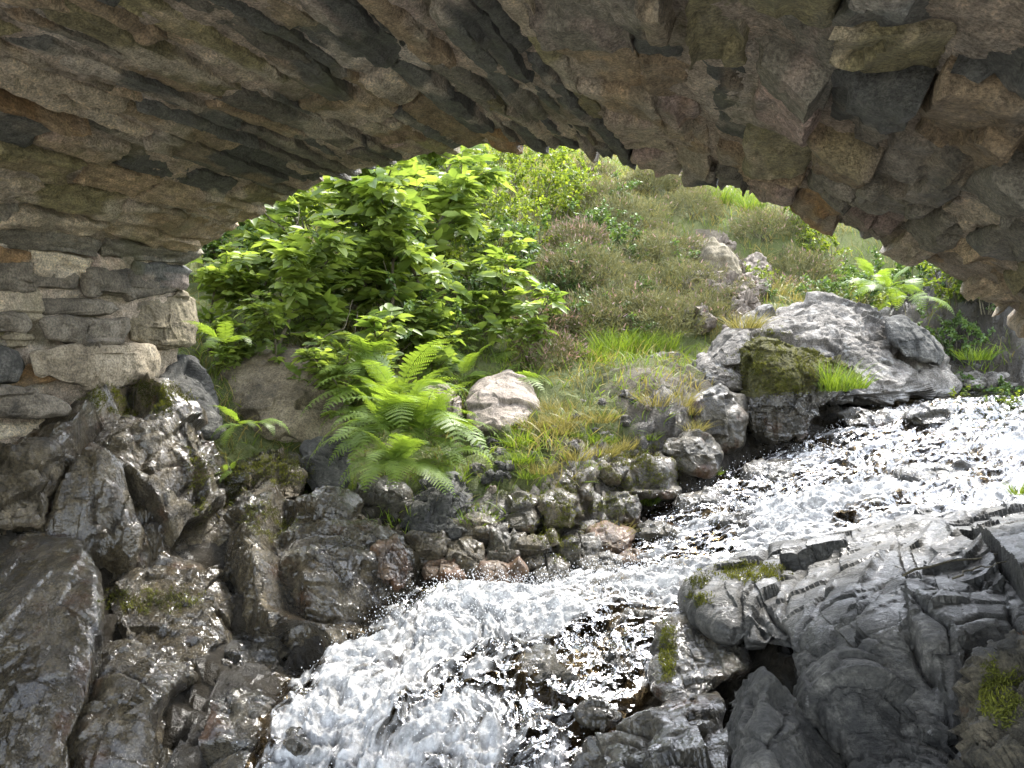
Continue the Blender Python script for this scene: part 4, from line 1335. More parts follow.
# flung drops above the rough water
rng = np.random.default_rng(9)
score = np.clip(foam, 0.1, 1.0) * (wpy > 405) * (wpy < 790) * (ct > 0.03) * (ct < 0.97)
score = score * (0.25 + dip(600, 640, 90, 60, 2.0) + dip(740, 490, 80, 40, 2.0) + dip(640, 540, 60, 30, 1.0) + dip(420, 610, 90, 30, 1.0) + dip(830, 430, 50, 20, 1.5))
pick = rng.choice(len(wV), 11000, p=score / score.sum())
up = np.abs(rng.normal(0, 0.045, len(pick))) + 0.002
dp = wV[pick] + np.stack([rng.normal(0, 0.02, len(pick)), rng.normal(0, 0.02, len(pick)), up], -1)
sz = rng.uniform(0.0008, 0.0030, len(pick))  * (0.6 + 0.4 * dp[:, 1] / 3)
octv = np.array([(1, 0, 0), (-1, 0, 0), (0, 1, 0), (0, -1, 0), (0, 0, 1.3), (0, 0, -1.3)])
octf = np.array([(0, 2, 4), (2, 1, 4), (1, 3, 4), (3, 0, 4), (2, 0, 5), (1, 2, 5), (3, 1, 5), (0, 3, 5)])
dv = (dp[:, None] + octv[None] * sz[:, None, None]).reshape(-1, 3)
df = (octf[None] + 6 * np.arange(len(dp))[:, None, None]).reshape(-1, 3)
spray = mesh('water_spray', dv, df, M['spray'])
tag(spray, 'white flung drops above the rough water', 'spray', kind='stuff')
#VEGETATION

# ------------------------------------------------------------------ plants
def unit(v):
    v = np.asarray(v, float)
    return v / np.maximum(np.linalg.norm(v, axis=-1, keepdims=True), 1e-9)


def leaves(mb, P, D, N, L, Wd, fold=0.35, droop=0.25, rnd=0.5):
    """ovate leaves, each folded along its midrib: base P, direction D, facing N"""
    D = unit(D)
    Sd = unit(np.cross(D, N))
    U = np.cross(Sd, D)
    L, Wd = np.asarray(L, float)[:, None], np.asarray(Wd, float)[:, None]
    pts = []
    for t, w, up in ((0, 0, 0), (0.28, 1, fold), (0.66, 0.8, fold), (1.0, 0, 0), (0.66, -0.8, fold), (0.28, -1, fold)):
        pts.append(P + D * L * t + Sd * Wd * 0.5 * w + U * (abs(w) * up * Wd * 0.5 - droop * L * t * t))
    V = np.stack(pts, 1).reshape(-1, 3)
    k = 6 * np.arange(len(P))[:, None]
    f = np.concatenate([k + np.array([[0, 3, 2, 1]]), k + np.array([[0, 5, 4, 3]])])
    mb.add(V, f, np.repeat(np.broadcast_to(rnd, (len(P),)), 6))


def copy_tree(o, parent=None):
    c = o.copy()
    COL.objects.link(c)
    c.parent = parent
    for ch in o.children:
        copy_tree(ch, c)
    return c


def place(o, loc, rz, sc, label=None, group=None):
    o.location = tuple(float(c) for c in loc)
    o.rotation_euler = (0, 0, rz)
    o.scale = (sc, sc, sc) if np.isscalar(sc) else sc
    if label:
        o['label'] = label
    if group:
        o['group'] = group
    return o


def branch_path(p0, d0, length, n, rng, wob_=0.25, up=0.15):
    p, d = np.array(p0, float), unit(d0)
    out = [p]
    for i in range(n):
        d = unit(d + rng.normal(0, wob_, 3) / math.sqrt(n) * 1.2 + np.array([0, 0, up / n]))
        p = p + d * length / n
        out.append(p)
    return np.array(out)


def compound(mb, p, d, rng, rach, ll, pairs=3, rnd=0.5):
    """one pinnate leaf: a drooping stalk with opposite leaflets and one at the end"""
    d = unit(d)
    side = unit(np.cross(d, [0, 0, 1.0]))
    P, D, N, L = [], [], [], []
    nrm = unit(np.cross(side, d) + rng.normal(0, 0.45, 3))
    for i in range(pairs):
        t = 0.35 + 0.55 * i / max(1, pairs - 1)
        q = p + d * rach * t + np.array([0, 0, -0.25 * rach * t * t])
        for s in (-1, 1):
            P.append(q)
            D.append(side * s + d * rng.uniform(0.3, 0.7) + rng.normal(0, 0.12, 3) + np.array([0, 0, -0.15]))
            N.append(nrm + rng.normal(0, 0.2, 3))
            L.append(ll * rng.uniform(0.8, 1.15))
    P.append(p + d * rach + np.array([0, 0, -0.25 * rach]))
    D.append(d + np.array([0, 0, -0.35]) + rng.normal(0, 0.1, 3))
    N.append(nrm)
    L.append(ll * 1.15)
    L = np.array(L)
    leaves(mb, np.array(P), np.array(D), np.array(N), L, L * 0.48, 0.3, 0.18, rnd + rng.uniform(-0.15, 0.15, len(P)))
    v, f = tube(np.array([p, p + d * rach * 0.5 + [0, 0, -0.06 * rach], p + d * rach + [0, 0, -0.25 * rach]]), [0.0022, 0.0018, 0.001], 4)
    mb.add(v, f, rnd)


def make_sapling(seed, h, nb, per, bent=0.3, lean=(0.1, -0.15)):
    rng = np.random.default_rng(seed)
    root = empty('sapling')
    tr, lf = MB(), MB()
    stem = branch_path((0, 0, -0.05), (lean[0] + rng.normal(0, bent), lean[1] + rng.normal(0, bent) * 0.5, 1), h, 11, rng, 0.45, 0.5)
    v, f = tube(stem, np.linspace(0.017, 0.004, len(stem)) * (0.7 + 0.4 * h), 8)
    tr.add(v, f)
    tips = [(stem[-1], unit(stem[-1] - stem[-2]))]
    for b in range(nb):
        k = rng.integers(3, 11)
        a = rng.uniform(0, 2 * math.pi)
        d = np.array([math.cos(a), math.sin(a) * 0.8, rng.uniform(0.1, 0.9)])
        br = branch_path(stem[k], d, rng.uniform(0.22, 0.5) * h * 0.7, 6, rng, 0.4, 0.25)
        v, f = tube(br, np.linspace(0.007, 0.002, len(br)), 6)
        tr.add(v, f)
        for j in range(1, len(br)):
            tips.append((br[j], unit(br[j] - br[j - 1])))
    for k in range(4, len(stem)):
        tips.append((stem[k], unit(stem[k] - stem[k - 1])))
    for i in range(per):
        p, d = tips[rng.integers(len(tips))]
        if p[2] < 0.3 * h and rng.uniform() < 0.6:
            continue
        a = rng.uniform(0, 2 * math.pi)
        dd = unit(np.array([math.cos(a), math.sin(a), rng.uniform(-0.35, 0.6)]) + 0.5 * d + rng.normal(0, 0.2, 3))
        rr = rng.uniform(0.10, 0.19)
        compound(lf, p, dd, rng, rr, rng.uniform(0.08, 0.155), int(rng.integers(2, 4)), rng.uniform(0.15, 0.85))
    tr.build('trunk', M['bark'], root)
    lf.build('foliage', M['elder'], root)
    return root


def make_shrub(seed, rx, ry, h, n, leaf, mat, stems=9, name='shrub', upright=0.3):
    """a loose leafy shrub: thin stems, leaves along them and in the outer shell"""
    rng = np.random.default_rng(seed)
    root = empty(name)
    tr, lf = MB(), MB()
    P, D = [], []
    per = n // (stems * 4) + 1
    for s in range(stems):
        a = rng.uniform(0, 2 * math.pi)
        r0 = rng.uniform(0, 0.5)
        top = np.array([rx * math.cos(a) * rng.uniform(0.3, 1), ry * math.sin(a) * rng.uniform(0.3, 1), h * rng.uniform(0.55, 1.05)])
        p0 = np.array([rx * r0 * math.cos(a) * 0.5, ry * r0 * math.sin(a) * 0.5, -0.05])
        st = branch_path(p0, top - p0, np.linalg.norm(top - p0), 8, rng, 0.35, 0.2)
        v, f = tube(st, np.linspace(0.006, 0.0015, len(st)), 5)
        tr.add(v, f)
        for b in range(4):
            k = rng.integers(2, 9)
            sub = branch_path(st[min(k, 8)], rng.normal(0, 1, 3) + [0, 0, upright], rng.uniform(0.25, 0.6) * h, 6, rng, 0.5, 0.2)
            v, f = tube(sub, np.linspace(0.003, 0.001, len(sub)), 4)
            tr.add(v, f)
            t = rng.uniform(0.1, 1.0, per) * 5.99
            i = t.astype(int)
            fr = (t - i)[:, None]
            P.append(sub[i] * (1 - fr) + sub[np.minimum(i + 1, 6)] * fr + rng.normal(0, 0.012, (per, 3)))
            D.append(unit(sub[np.minimum(i + 1, 6)] - sub[i]) * 0.5 + rng.normal(0, 0.7, (per, 3)))
    P, D = np.concatenate(P), np.concatenate(D)
    L = leaf * rng.uniform(0.65, 1.25, len(P))
    leaves(lf, P, D, rng.normal(0, 0.45, (len(P), 3)) + [0, 0, 1], L, L * 0.62, 0.3, 0.2, rng.uniform(0, 1, len(P)))
    tr.build('stems', M['bark'], root)
    lf.build('foliage', mat, root)
    return root


def frond_mesh(seed, L, a0, droop, np_=19, wid=0.40):
    """one fern frond: an arching stalk, paired pinnae, each a comb of small lobes"""
    rng = np.random.default_rng(seed)
    mb = MB()
    n = 40
    ang = a0 - droop * np.linspace(0, 1, n) ** 1.3
    dl = L / (n - 1)
    y = np.concatenate([[0], np.cumsum(np.cos(ang[:-1]) * dl)])
    z = np.concatenate([[0], np.cumsum(np.sin(ang[:-1]) * dl)])
    x = 0.03 * L * np.sin(np.linspace(0, 2.2, n) + rng.uniform(0, 6))
    x -= x[0]
    path = np.stack([x, y, z], 1)
    v, f = tube(path, np.linspace(0.0032, 0.0008, n), 5)
    mb.add(v, f, 0.6)
    tb = 0.14
    for i in range(np_):
        t = tb + (1 - tb) * (i + 0.5) / np_
        k = t * (n - 1)
        k0 = min(int(k), n - 2)
        q = path[k0] + (path[k0 + 1] - path[k0]) * (k - k0)
        tan = unit(path[k0 + 1] - path[k0])
        nor = unit(np.cross([1.0, 0, 0], tan))
        prof = math.sin(min(1, (t - tb) / 0.30 + 0.28) * math.pi / 2) * (1 - ((t - tb) / (1 - tb)) ** 2.2)
        pl = wid * L * 0.5 * prof * rng.uniform(0.9, 1.08) + 0.008
        for s in (-1, 1):
            pd = unit(np.array([s, 0, 0]) + tan * 0.42 + nor * rng.uniform(-0.12, 0.06))
            fw_ = unit(tan - pd * (tan @ pd))
            m = 9
            tt_ = (np.arange(m) + 0.3) / m
            base = q + pd * (pl * tt_)[:, None] - nor * (0.12 * pl * tt_ ** 2)[:, None]
            ll = (0.17 * pl * (1 - 0.8 * tt_) + 0.003)[:, None]
            w_ = pl / m * 0.80
            vs, fs2 = [], []
            for s2 in (-1, 1):
                dr = unit(fw_ * s2 + pd * 0.35)
                a = base
                b = base + pd * w_
                c_ = base + dr * ll + pd * w_ * 0.75
                d_ = base + dr * ll * 0.75 + pd * w_ * 0.05
                quad = np.stack([a, b, c_, d_] if s2 > 0 else [a, d_, c_, b], 1)
                vs.append(quad.reshape(-1, 3))
            V = np.concatenate(vs)
            mb.add(V, np.arange(len(V)).reshape(-1, 4), rng.uniform(0.25, 0.9))
    V = np.concatenate(mb.V)
    o = mb.build('frond', M['fern'])
    me = o.data
    bpy.data.objects.remove(o)
    return me


FRONDS = [frond_mesh(1, 1.0, 1.05, 1.5), frond_mesh(2, 1.0, 0.8, 1.7), frond_mesh(3, 1.0, 0.55, 1.3), frond_mesh(4, 1.0, 1.25, 1.35), frond_mesh(5, 1.0, 0.35, 1.5, 20, 0.42), frond_mesh(6, 1.0, 0.7, 2.2), frond_mesh(7, 1.0, 0.4, 1.9)]


def fern(loc, n, L, label, seed, arc=(0, 2 * math.pi), group='ferns around the stream'):
    rng = np.random.default_rng(seed)
    root = empty('fern', loc, 0, label, 'fern', group)
    for i in range(n):
        o = bpy.data.objects.new('frond', FRONDS[int(rng.integers(len(FRONDS)))])
        COL.objects.link(o)
        o.parent = root
        a = arc[0] + (arc[1] - arc[0]) * (i + rng.uniform(0.1, 0.9)) / n
        o.rotation_euler = (rng.normal(0, 0.14), rng.normal(0, 0.2), a - math.pi / 2)
        s = L * rng.uniform(0.7, 1.15)
        o.scale = (s, s, s)
        o.location = (rng.normal(0, 0.02), rng.normal(0, 0.02), -0.01)
    return root


def blades(mb, P, D, L, Wd, bend, rng, rnd):
    """grass blades: three tapering segments bending over"""
    n = len(P)
    D = unit(D)
    side = unit(np.cross(D, rng.normal(0, 1, (n, 3))))
    hz = rng.normal(0, 1, (n, 3)) * [1, 1, 0]
    hz = unit(hz)
    L, Wd, bend = [np.broadcast_to(q, (n,))[:, None] for q in (L, Wd, bend)]
    rows = []
    for t, w in ((0, 1), (0.4, 0.85), (0.75, 0.5), (1.0, 0.06)):
        c = P + D * L * t + hz * bend * L * t * t - np.array([0, 0, 1]) * bend * L * 0.35 * t ** 3
        rows += [c - side * Wd * w * 0.5, c + side * Wd * w * 0.5]
    V = np.stack(rows, 1).reshape(-1, 3)
    k = 8 * np.arange(n)[:, None]
    f = np.concatenate([k + np.array([[i, i + 1, i + 3, i + 2]]) for i in (0, 2, 4)])
    mb.add(V, f, np.repeat(np.broadcast_to(rnd, (n,)), 8))


def tuft_mesh(seed, n, r, L, mat, name='grass_tuft', spread=0.45, wd=0.006):
    rng = np.random.default_rng(seed)
    mb = MB()
    a, q = rng.uniform(0, 2 * math.pi, n), np.sqrt(rng.uniform(0, 1, n)) * r
    P = np.stack([q * np.cos(a), q * np.sin(a), np.full(n, -0.02)], 1)
    D = np.stack([np.cos(a) * spread * q / r, np.sin(a) * spread * q / r, np.ones(n)], 1) + rng.normal(0, 0.16, (n, 3))
    blades(mb, P, D, L * rng.uniform(0.45, 1.15, n), wd * rng.uniform(0.6, 1.3, n), rng.uniform(0.1, 0.7, n), rng, rng.uniform(0, 1, n))
    return mb.build(name, mat)


def make_heather(seed, rx, ry, h, n, bloom):
    rng = np.random.default_rng(seed)
    root = empty('heather')
    mb = MB()
    st = MB()
    th_ = rng.uniform(0, 2 * math.pi, n)
    ph = np.arccos(rng.uniform(0.0, 1, n))
    rad = rng.uniform(0.35, 1.0, n) ** 0.45
    lump = 1 + 0.6 * perlin(np.stack([np.cos(th_) * np.sin(ph) * 2.2, np.sin(th_) * np.sin(ph) * 2.2, np.cos(ph) * 2.2 + seed], -1), seed)
    out_ = np.stack([np.sin(ph) * np.cos(th_), np.sin(ph) * np.sin(th_), np.cos(ph)], 1)
    P = out_ * np.array([rx, ry, h]) * (rad * lump)[:, None]
    D = out_ * 0.6 + np.array([0, 0, 0.55]) + rng.normal(0, 0.55, (n, 3))
    L = rng.uniform(0.03, 0.075, n)
    blades(mb, P, D, L, rng.uniform(0.005, 0.010, n), rng.uniform(0, 0.3, n), rng, np.clip(0.33 + 0.55 * perlin(P * 7, seed + 3) + rng.normal(0, 0.13, n), 0, 0.66))
    m = (rng.uniform(0, 1, n) < bloom) & (rad > 0.85)
    if m.sum() > 3:
        blades(mb, P[m] + unit(D[m]) * (L[m] * 0.6)[:, None], D[m], L[m] * 0.7, np.full(m.sum(), 0.011), np.full(m.sum(), 0.1), rng, rng.uniform(0.7, 1, m.sum()))
    for i in range(40):
        a = rng.uniform(0, 2 * math.pi)
        top = np.array([rx * 0.8 * math.cos(a), ry * 0.8 * math.sin(a), h * rng.uniform(0.3, 0.9)])
        s = branch_path((rng.normal(0, 0.06), rng.normal(0, 0.06), -0.08), top, np.linalg.norm(top), 5, rng, 0.3)
        v, f = tube(s, np.linspace(0.005, 0.0015, len(s)), 4)
        st.add(v, f)
    st.build('stems', M['bark'], root)
    mb.build('foliage', M['heather'], root)
    return root


# saplings on the left bank
protos = [make_sapling(1, 1.25, 9, 100, 0.35), make_sapling(2, 1.35, 10, 105, 0.25), make_sapling(3, 0.95, 9, 85, 0.5), make_sapling(4, 1.45, 10, 105, 0.15)]
used = set()
for px, py, Y, k, sc, rz, lb in [
    (232, 318, 5.9, 2, 0.85, 0.3, 'leftmost low leafy sapling next to the abutment corner'),
    (268, 332, 5.5, 0, 0.85, 1.2, 'leafy sapling with a crooked pale trunk above the brown boulder'),
    (305, 338, 5.7, 2, 1.05, 2.2, 'bushy sapling just right of the crooked trunk'),
    (335, 335, 6.1, 1, 0.98, 4.0, 'tall leafy sapling behind the middle of the brown boulder'),
    (378, 338, 6.0, 3, 0.98, 0.6, 'tallest straight sapling rising to the arch edge'),
    (415, 345, 5.9, 2, 1.0, 3.1, 'low spreading sapling behind the ferns'),
    (440, 322, 6.5, 1, 0.95, 5.2, 'sapling right of the tallest straight one'),
    (465, 325, 6.5, 2, 0.95, 1.0, 'outermost right sapling reaching toward the heather'),
    (300, 265, 7.2, 3, 0.95, 2.0, 'pale sapling farther up the slope near the left arch edge'),
    (390, 270, 7.4, 1, 1.1, 2.6, 'sapling up the slope under the top of the arch'),
    (350, 300, 6.6, 0, 1.05, 0.1, 'sapling in the thick middle of the leafy stand'),
    (445, 260, 8.3, 3, 1.0, 4.4, 'thin sapling standing highest up the wooded slope'),
    (208, 312, 5.5, 0, 0.62, 2.4, 'short sapling whose leaves touch the abutment corner stone'),
    (222, 280, 6.6, 1, 0.75, 3.4, 'shaded sapling under the left haunch of the arch'),
    (255, 262, 7.4, 3, 0.8, 5.4, 'slim sapling up the slope above the leftmost one'),
    (330, 318, 6.3, 2, 1.1, 0.9, 'broad low sapling filling the stand above the brown boulder'),
    (395, 352, 5.5, 2, 0.8, 5.0, 'leafy sapling directly above the ferns'),
    (425, 300, 7.0, 0, 1.15, 1.9, 'leaning sapling between the stand and the brambles'),
    (470, 345, 6.1, 2, 0.7, 3.8, 'small sapling overhanging the ferns at the right'),
    (214, 338, 5.25, 2, 0.5, 1.7, 'lowest leafy sapling against the abutment corner'),
    (246, 342, 5.35, 2, 0.52, 3.3, 'low leafy sapling over the left end of the brown boulder'),
    (275, 346, 5.45, 0, 0.45, 5.7, 'low leafy sapling just behind the top of the brown boulder'),
    (430, 345, 5.7, 2, 0.7, 2.3, 'leafy sapling leaning over the upper fern fronds'),
    (300, 352, 5.3, 2, 0.55, 0.9, 'low sapling whose leaves hang over the top of the brown boulder'),
    (350, 368, 5.15, 0, 0.5, 4.9, 'small sapling at the right shoulder of the brown boulder'),
    (505, 335, 6.3, 2, 0.75, 0.4, 'low leafy sapling hanging toward the mauve heather'),
    (490, 300, 7.0, 1, 0.8, 2.9, 'sapling at the right end of the leafy stand'),
    (345, 262, 7.8, 1, 1.15, 1.5, 'sapling far up the slope under the left of the arch crown'),
]:
    o = protos[k] if k not in used else copy_tree(protos[k])
    used.add(k)
    o['category'] = 'sapling'
    place(o, on_ground(px, py, Y), rz, sc, lb, 'leafy saplings on the left bank')

# leafy shrubs up the slope
bl = make_shrub(14, 0.26, 0.24, 0.22, 520, 0.032, M['bramble'], stems=8, name='dwarf_shrub')
rngb = np.random.default_rng(63)
for i in range(20):
    o = bl if i == 0 else copy_tree(bl)
    o['category'] = 'dwarf shrub'
    px, py = (rngb.uniform(560, 700), rngb.uniform(190, 345)) if i < 12 else (rngb.uniform(740, 860), rngb.uniform(225, 320))
    Y = float(np.interp(py, [185, 215, 250, 310, 350], [12.5, 10.4, 9.0, 7.5, 6.7]))
    place(o, on_ground(px, py, Y) + np.array([0, 0, rngb.uniform(0.0, 0.22) if i < 12 else 0]), rngb.uniform(0, 6.28), rngb.uniform(0.6, 1.3), 'low leafy dwarf shrub growing through the heath', 'dwarf shrubs scattered through the heath')
sp = [make_shrub(11, 0.55, 0.5, 0.75, 1500, 0.045, M['birch'], name='birch_shrub'), make_shrub(12, 0.6, 0.5, 0.55, 1500, 0.042, M['bramble'], name='bramble'),
      make_shrub(13, 0.45, 0.4, 0.95, 1100, 0.05, M['birch'], stems=7, name='birch_shrub', upright=0.6)]
used = set()
for px, py, Y, k, sc, rz, lb in [
    (480, 320, 6.9, 1, 0.9, 0.2, 'dark bramble at the foot of the slope right of the saplings'),
    (505, 275, 7.8, 1, 1.15, 1.1, 'grey green bramble in the middle of the slope'),
    (455, 285, 7.4, 0, 0.9, 2.0, 'small leaved shrub between the saplings and the brambles'),
    (530, 250, 8.6, 0, 0.95, 3.1, 'yellow green shrub left of the heather hump'),
    (490, 240, 8.9, 2, 1.0, 4.0, 'upright light green shrub under the crown of the arch'),
    (540, 215, 9.8, 0, 1.1, 5.0, 'bright shrub above the moss patch'),
    (505, 205, 10.8, 2, 1.15, 0.7, 'shrub high on the slope below the arch crown'),
    (470, 210, 10.2, 1, 1.3, 1.7, 'bramble high on the slope behind the saplings'),
    (600, 245, 9.4, 1, 0.6, 5.2, 'low bramble across the middle of the heather hump'),
    (560, 225, 9.9, 0, 0.9, 0.6, 'yellow green shrub at the upper left of the heather hump'),
    (640, 300, 7.7, 1, 0.42, 1.6, 'small bramble low on the heather hump'),
    (770, 285, 8.8, 0, 0.5, 2.6, 'small shrub just right of the worn path'),
    (575, 195, 11.5, 0, 0.95, 2.6, 'shrub at the top of the slope beside the farthest pale rock'),
    (525, 180, 13.0, 2, 1.3, 3.3, 'topmost shrub touching the arch crown'),
    (560, 300, 7.6, 1, 0.55, 0.4, 'small bramble sprawling over the heather'),
    (850, 300, 8.0, 1, 0.95, 0.9, 'bramble left of the ferns on the right bank'),
    (825, 262, 9.6, 0, 0.8, 2.3, 'shrub up the path on the right bank'),
    (900, 275, 8.8, 0, 1.0, 3.6, 'shrub behind the right bank ferns'),
    (950, 322, 7.6, 0, 0.85, 4.1, 'light green shrub right of the right bank ferns'),
    (985, 335, 7.4, 1, 0.85, 5.1, 'bramble at the far right under the arch'),
    (935, 300, 8.3, 2, 0.75, 0.1, 'tall thin shrub at the right arch edge'),
    (300, 330, 6.4, 1, 1.1, 0.5, 'dark bramble under the saplings behind the brown boulder'),
    (240, 300, 6.8, 1, 1.2, 2.5, 'dark bramble behind the leftmost saplings'),
    (385, 305, 7.0, 1, 1.2, 1.5, 'dark bramble in the shade of the tallest sapling'),
    (430, 340, 6.2, 1, 0.9, 4.5, 'dark bramble just above the ferns'),
    (320, 250, 8.6, 0, 1.4, 3.5, 'pale shrub up the slope seen between the saplings'),
    (235, 240, 8.8, 0, 1.4, 5.5, 'pale shrub far up the slope at the left arch edge'),
    (400, 225, 9.8, 0, 1.5, 0.3, 'shrub far up the slope behind the tallest sapling'),
    (865, 268, 9.2, 0, 1.2, 1.3, 'leafy shrub on the slope behind the bramble of the right bank'),
    (905, 292, 8.2, 1, 0.95, 2.3, 'bramble between the right bank ferns and the arch'),
    (960, 345, 7.3, 1, 0.75, 3.3, 'low bramble over the blue grey rock'),
    (1000, 315, 8.0, 0, 1.1, 4.3, 'shrub at the far right behind the bramble'),
    (790, 255, 10.2, 0, 0.7, 5.3, 'small shrub beside the path near the arch'),
    (880, 250, 11.0, 2, 1.3, 0.6, 'pale far shrub above the right bank ferns'),
    (840, 240, 12.0, 0, 1.3, 1.6, 'far shrub under the right haunch of the arch'),
    (975, 318, 6.9, 1, 0.8, 1.9, 'dense low bramble hanging under the right end of the arch'),
    (1005, 338, 6.8, 1, 0.7, 2.9, 'bramble at the right edge above the brownish rock'),
    (972, 318, 6.4, 1, 0.6, 3.2, 'bramble close under the right end of the arch'),
    (1000, 332, 6.1, 1, 0.6, 1.2, 'nearest bramble under the right end of the arch'),
    (985, 350, 6.2, 0, 0.5, 5.2, 'small leafy shrub above the low pale rock by the pool'),
    (1018, 352, 6.5, 0, 0.6, 0.2, 'small shrub at the extreme right above the low pale rock'),
    (965, 330, 6.7, 0, 0.6, 4.2, 'light green low shrub in front of the dense right bank bramble'),
    (945, 280, 9.6, 0, 1.4, 2.6, 'far shrub at the right end of the opening'),
]:
    o = sp[k] if k not in used else copy_tree(sp[k])
    used.add(k)
    o['category'] = 'shrub'
    place(o, on_ground(px, py, Y), rz, sc, lb, 'leafy shrubs on the slopes')

# heather
hp = [make_heather(21, 0.55, 0.45, 0.42, 4200, 0.03), make_heather(22, 0.45, 0.4, 0.36, 3400, 0.10), make_heather(23, 0.36, 0.32, 0.34, 2400, 0.6)]
used = set()
for px, py, Y, k, sc, rz, lb in [
    (600, 285, 7.9, 0, 1.0, 0.1, 'rounded heather in the centre of the hump'),
    (650, 262, 8.8, 0, 1.05, 1.3, 'olive heather on the shoulder of the hump'),
    (680, 300, 8.0, 0, 0.9, 2.2, 'heather at the right end of the hump beside the rock rib'),
    (625, 325, 7.3, 1, 1.0, 3.0, 'heather above the bright grass'),
    (585, 335, 7.0, 1, 1.0, 4.1, 'heather left of the bright grass'),
    (655, 335, 7.1, 0, 0.9, 5.0, 'dark heather right of the bright grass'),
    (700, 335, 7.3, 1, 0.9, 0.8, 'heather at the lower end of the rock rib'),
    (565, 280, 7.9, 1, 1.1, 1.9, 'brown heather left of the hump centre'),
    (625, 228, 9.8, 0, 1.1, 2.9, 'heather on the crest of the hump'),
    (600, 215, 10.4, 1, 1.1, 3.9, 'heather at the top left of the hump'),
    (645, 205, 11.2, 0, 1.0, 4.8, 'heather below the flat pale rock'),
    (675, 245, 9.3, 1, 1.1, 5.6, 'heather at the top right of the hump'),
    (552, 365, 6.3, 2, 0.85, 0.3, 'pink flowering heather behind the pinkish boulder'),
    (545, 325, 6.9, 2, 1.0, 1.5, 'mauve flowering heather up the slope from the pinkish boulder'),
    (575, 250, 8.8, 2, 1.0, 2.5, 'flowering heather beside the yellow moss'),
    (765, 250, 9.9, 1, 1.0, 3.5, 'heather on the far side of the path'),
    (800, 268, 9.3, 1, 1.1, 4.5, 'heather clump right of the path'),
    (785, 285, 8.7, 2, 0.9, 5.5, 'flowering heather beside the path'),
    (590, 185, 12.6, 1, 1.2, 0.9, 'heather on the skyline'),
    (690, 232, 10.4, 0, 0.9, 1.9, 'heather at the edge of the meadow grass'),
    (665, 215, 11.2, 1, 1.2, 2.8, 'heather on the far shoulder left of the meadow'),
    (722, 262, 9.4, 1, 0.75, 0.5, 'small heather on top of the pinkish rock rib'),
    (735, 322, 7.6, 1, 0.7, 1.5, 'low heather at the bottom of the path'),
]:
    o = hp[k] if k not in used else copy_tree(hp[k])
    used.add(k)
    o['category'] = 'heather'
    place(o, on_ground(px, py, Y) - np.array([0, 0, 0.05]), rz, sc, lb, 'heather bushes on the hump')

# ferns
for px, py, Y, n, L, arc, lb, sd in [
    (425, 440, 4.4, 12, 0.56, (3.0, 6.6), 'fern whose fronds hang in front of the dark mottled rock', 34),
    (385, 440, 4.4, 11, 0.58, (3.1, 6.3), 'fern hanging over the shadowed rock at the water side', 33),
    (355, 375, 5.1, 9, 0.46, (2.8, 6.4), 'fern leaning over the right shoulder of the brown boulder', 33),
    (390, 468, 4.0, 9, 0.36, (3.5, 6.0), 'fern fronds drooping right in front of the wet rock lobe', 33),
    (402, 462, 4.1, 10, 0.44, (3.2, 6.3), 'drooping fern over the shadowed rock behind the wet rock lobe', 31),
    (436, 462, 4.35, 8, 0.36, (3.6, 6.9), 'fern at the right end of the hanging ferns', 32),
    (392, 395, 4.95, 15, 0.60, (2.6, 6.9), 'big bright fern spilling over the bank in the middle', 31),
    (405, 425, 4.5, 12, 0.62, (3.1, 6.6), 'big fern in the middle of the hanging group', 32),
    (368, 415, 4.85, 9, 0.42, (2.9, 6.2), 'fern drooping beside the brown boulder', 33),
    (435, 425, 4.95, 9, 0.42, (3.6, 7.2), 'fern in front of the hidden pinkish boulder', 34),
    (405, 365, 5.5, 10, 0.55, (0, 6.28), 'upright fern under the saplings', 35),
    (500, 362, 5.9, 9, 0.50, (2.6, 7.0), 'fern above the pinkish boulder', 36),
    (460, 350, 5.9, 8, 0.48, (0, 6.28), 'fern between the saplings and the pinkish boulder', 37),
    (528, 335, 6.5, 8, 0.52, (0, 6.28), 'fern with raised fronds beside the mauve heather', 38),
    (244, 425, 4.3, 7, 0.24, (3.4, 7.0), 'small fern in the crack right of the smooth grey boulder', 39),
    (226, 345, 4.75, 5, 0.30, (3.6, 6.0), 'slender fern hanging behind the smooth grey boulder', 40),
    (228, 470, 4.0, 5, 0.11, (3.0, 6.8), 'tiny fern rooted in moss on the ribbed bedrock', 41),
    (478, 415, 5.0, 6, 0.20, (0, 6.28), 'small fern at the foot of the pinkish boulder', 42),
    (888, 288, 7.1, 9, 0.46, (0, 6.28), 'large fern on the right bank under the arch', 43),
    (915, 298, 7.0, 8, 0.40, (0, 6.28), 'smaller fern on the right bank next to the large one', 44),
    (872, 280, 7.3, 7, 0.36, (0, 6.28), 'fern at the left of the right bank ferns', 45),
]:
    p = on_ground(px, py, Y) if sd not in (39, 40, 41) else at(px, py, Y)
    if sd in (31, 32, 33, 34):
        p = at(px, py, Y)
        p[2] = max(p[2], ground_z(p[0], p[1]) + 0.03)
    if sd in (43, 44, 45):
        p = at(px, py, Y)
        p[2] = max(p[2], ground_z(p[0], p[1]))
    fern(p, n, L, lb, sd, arc)

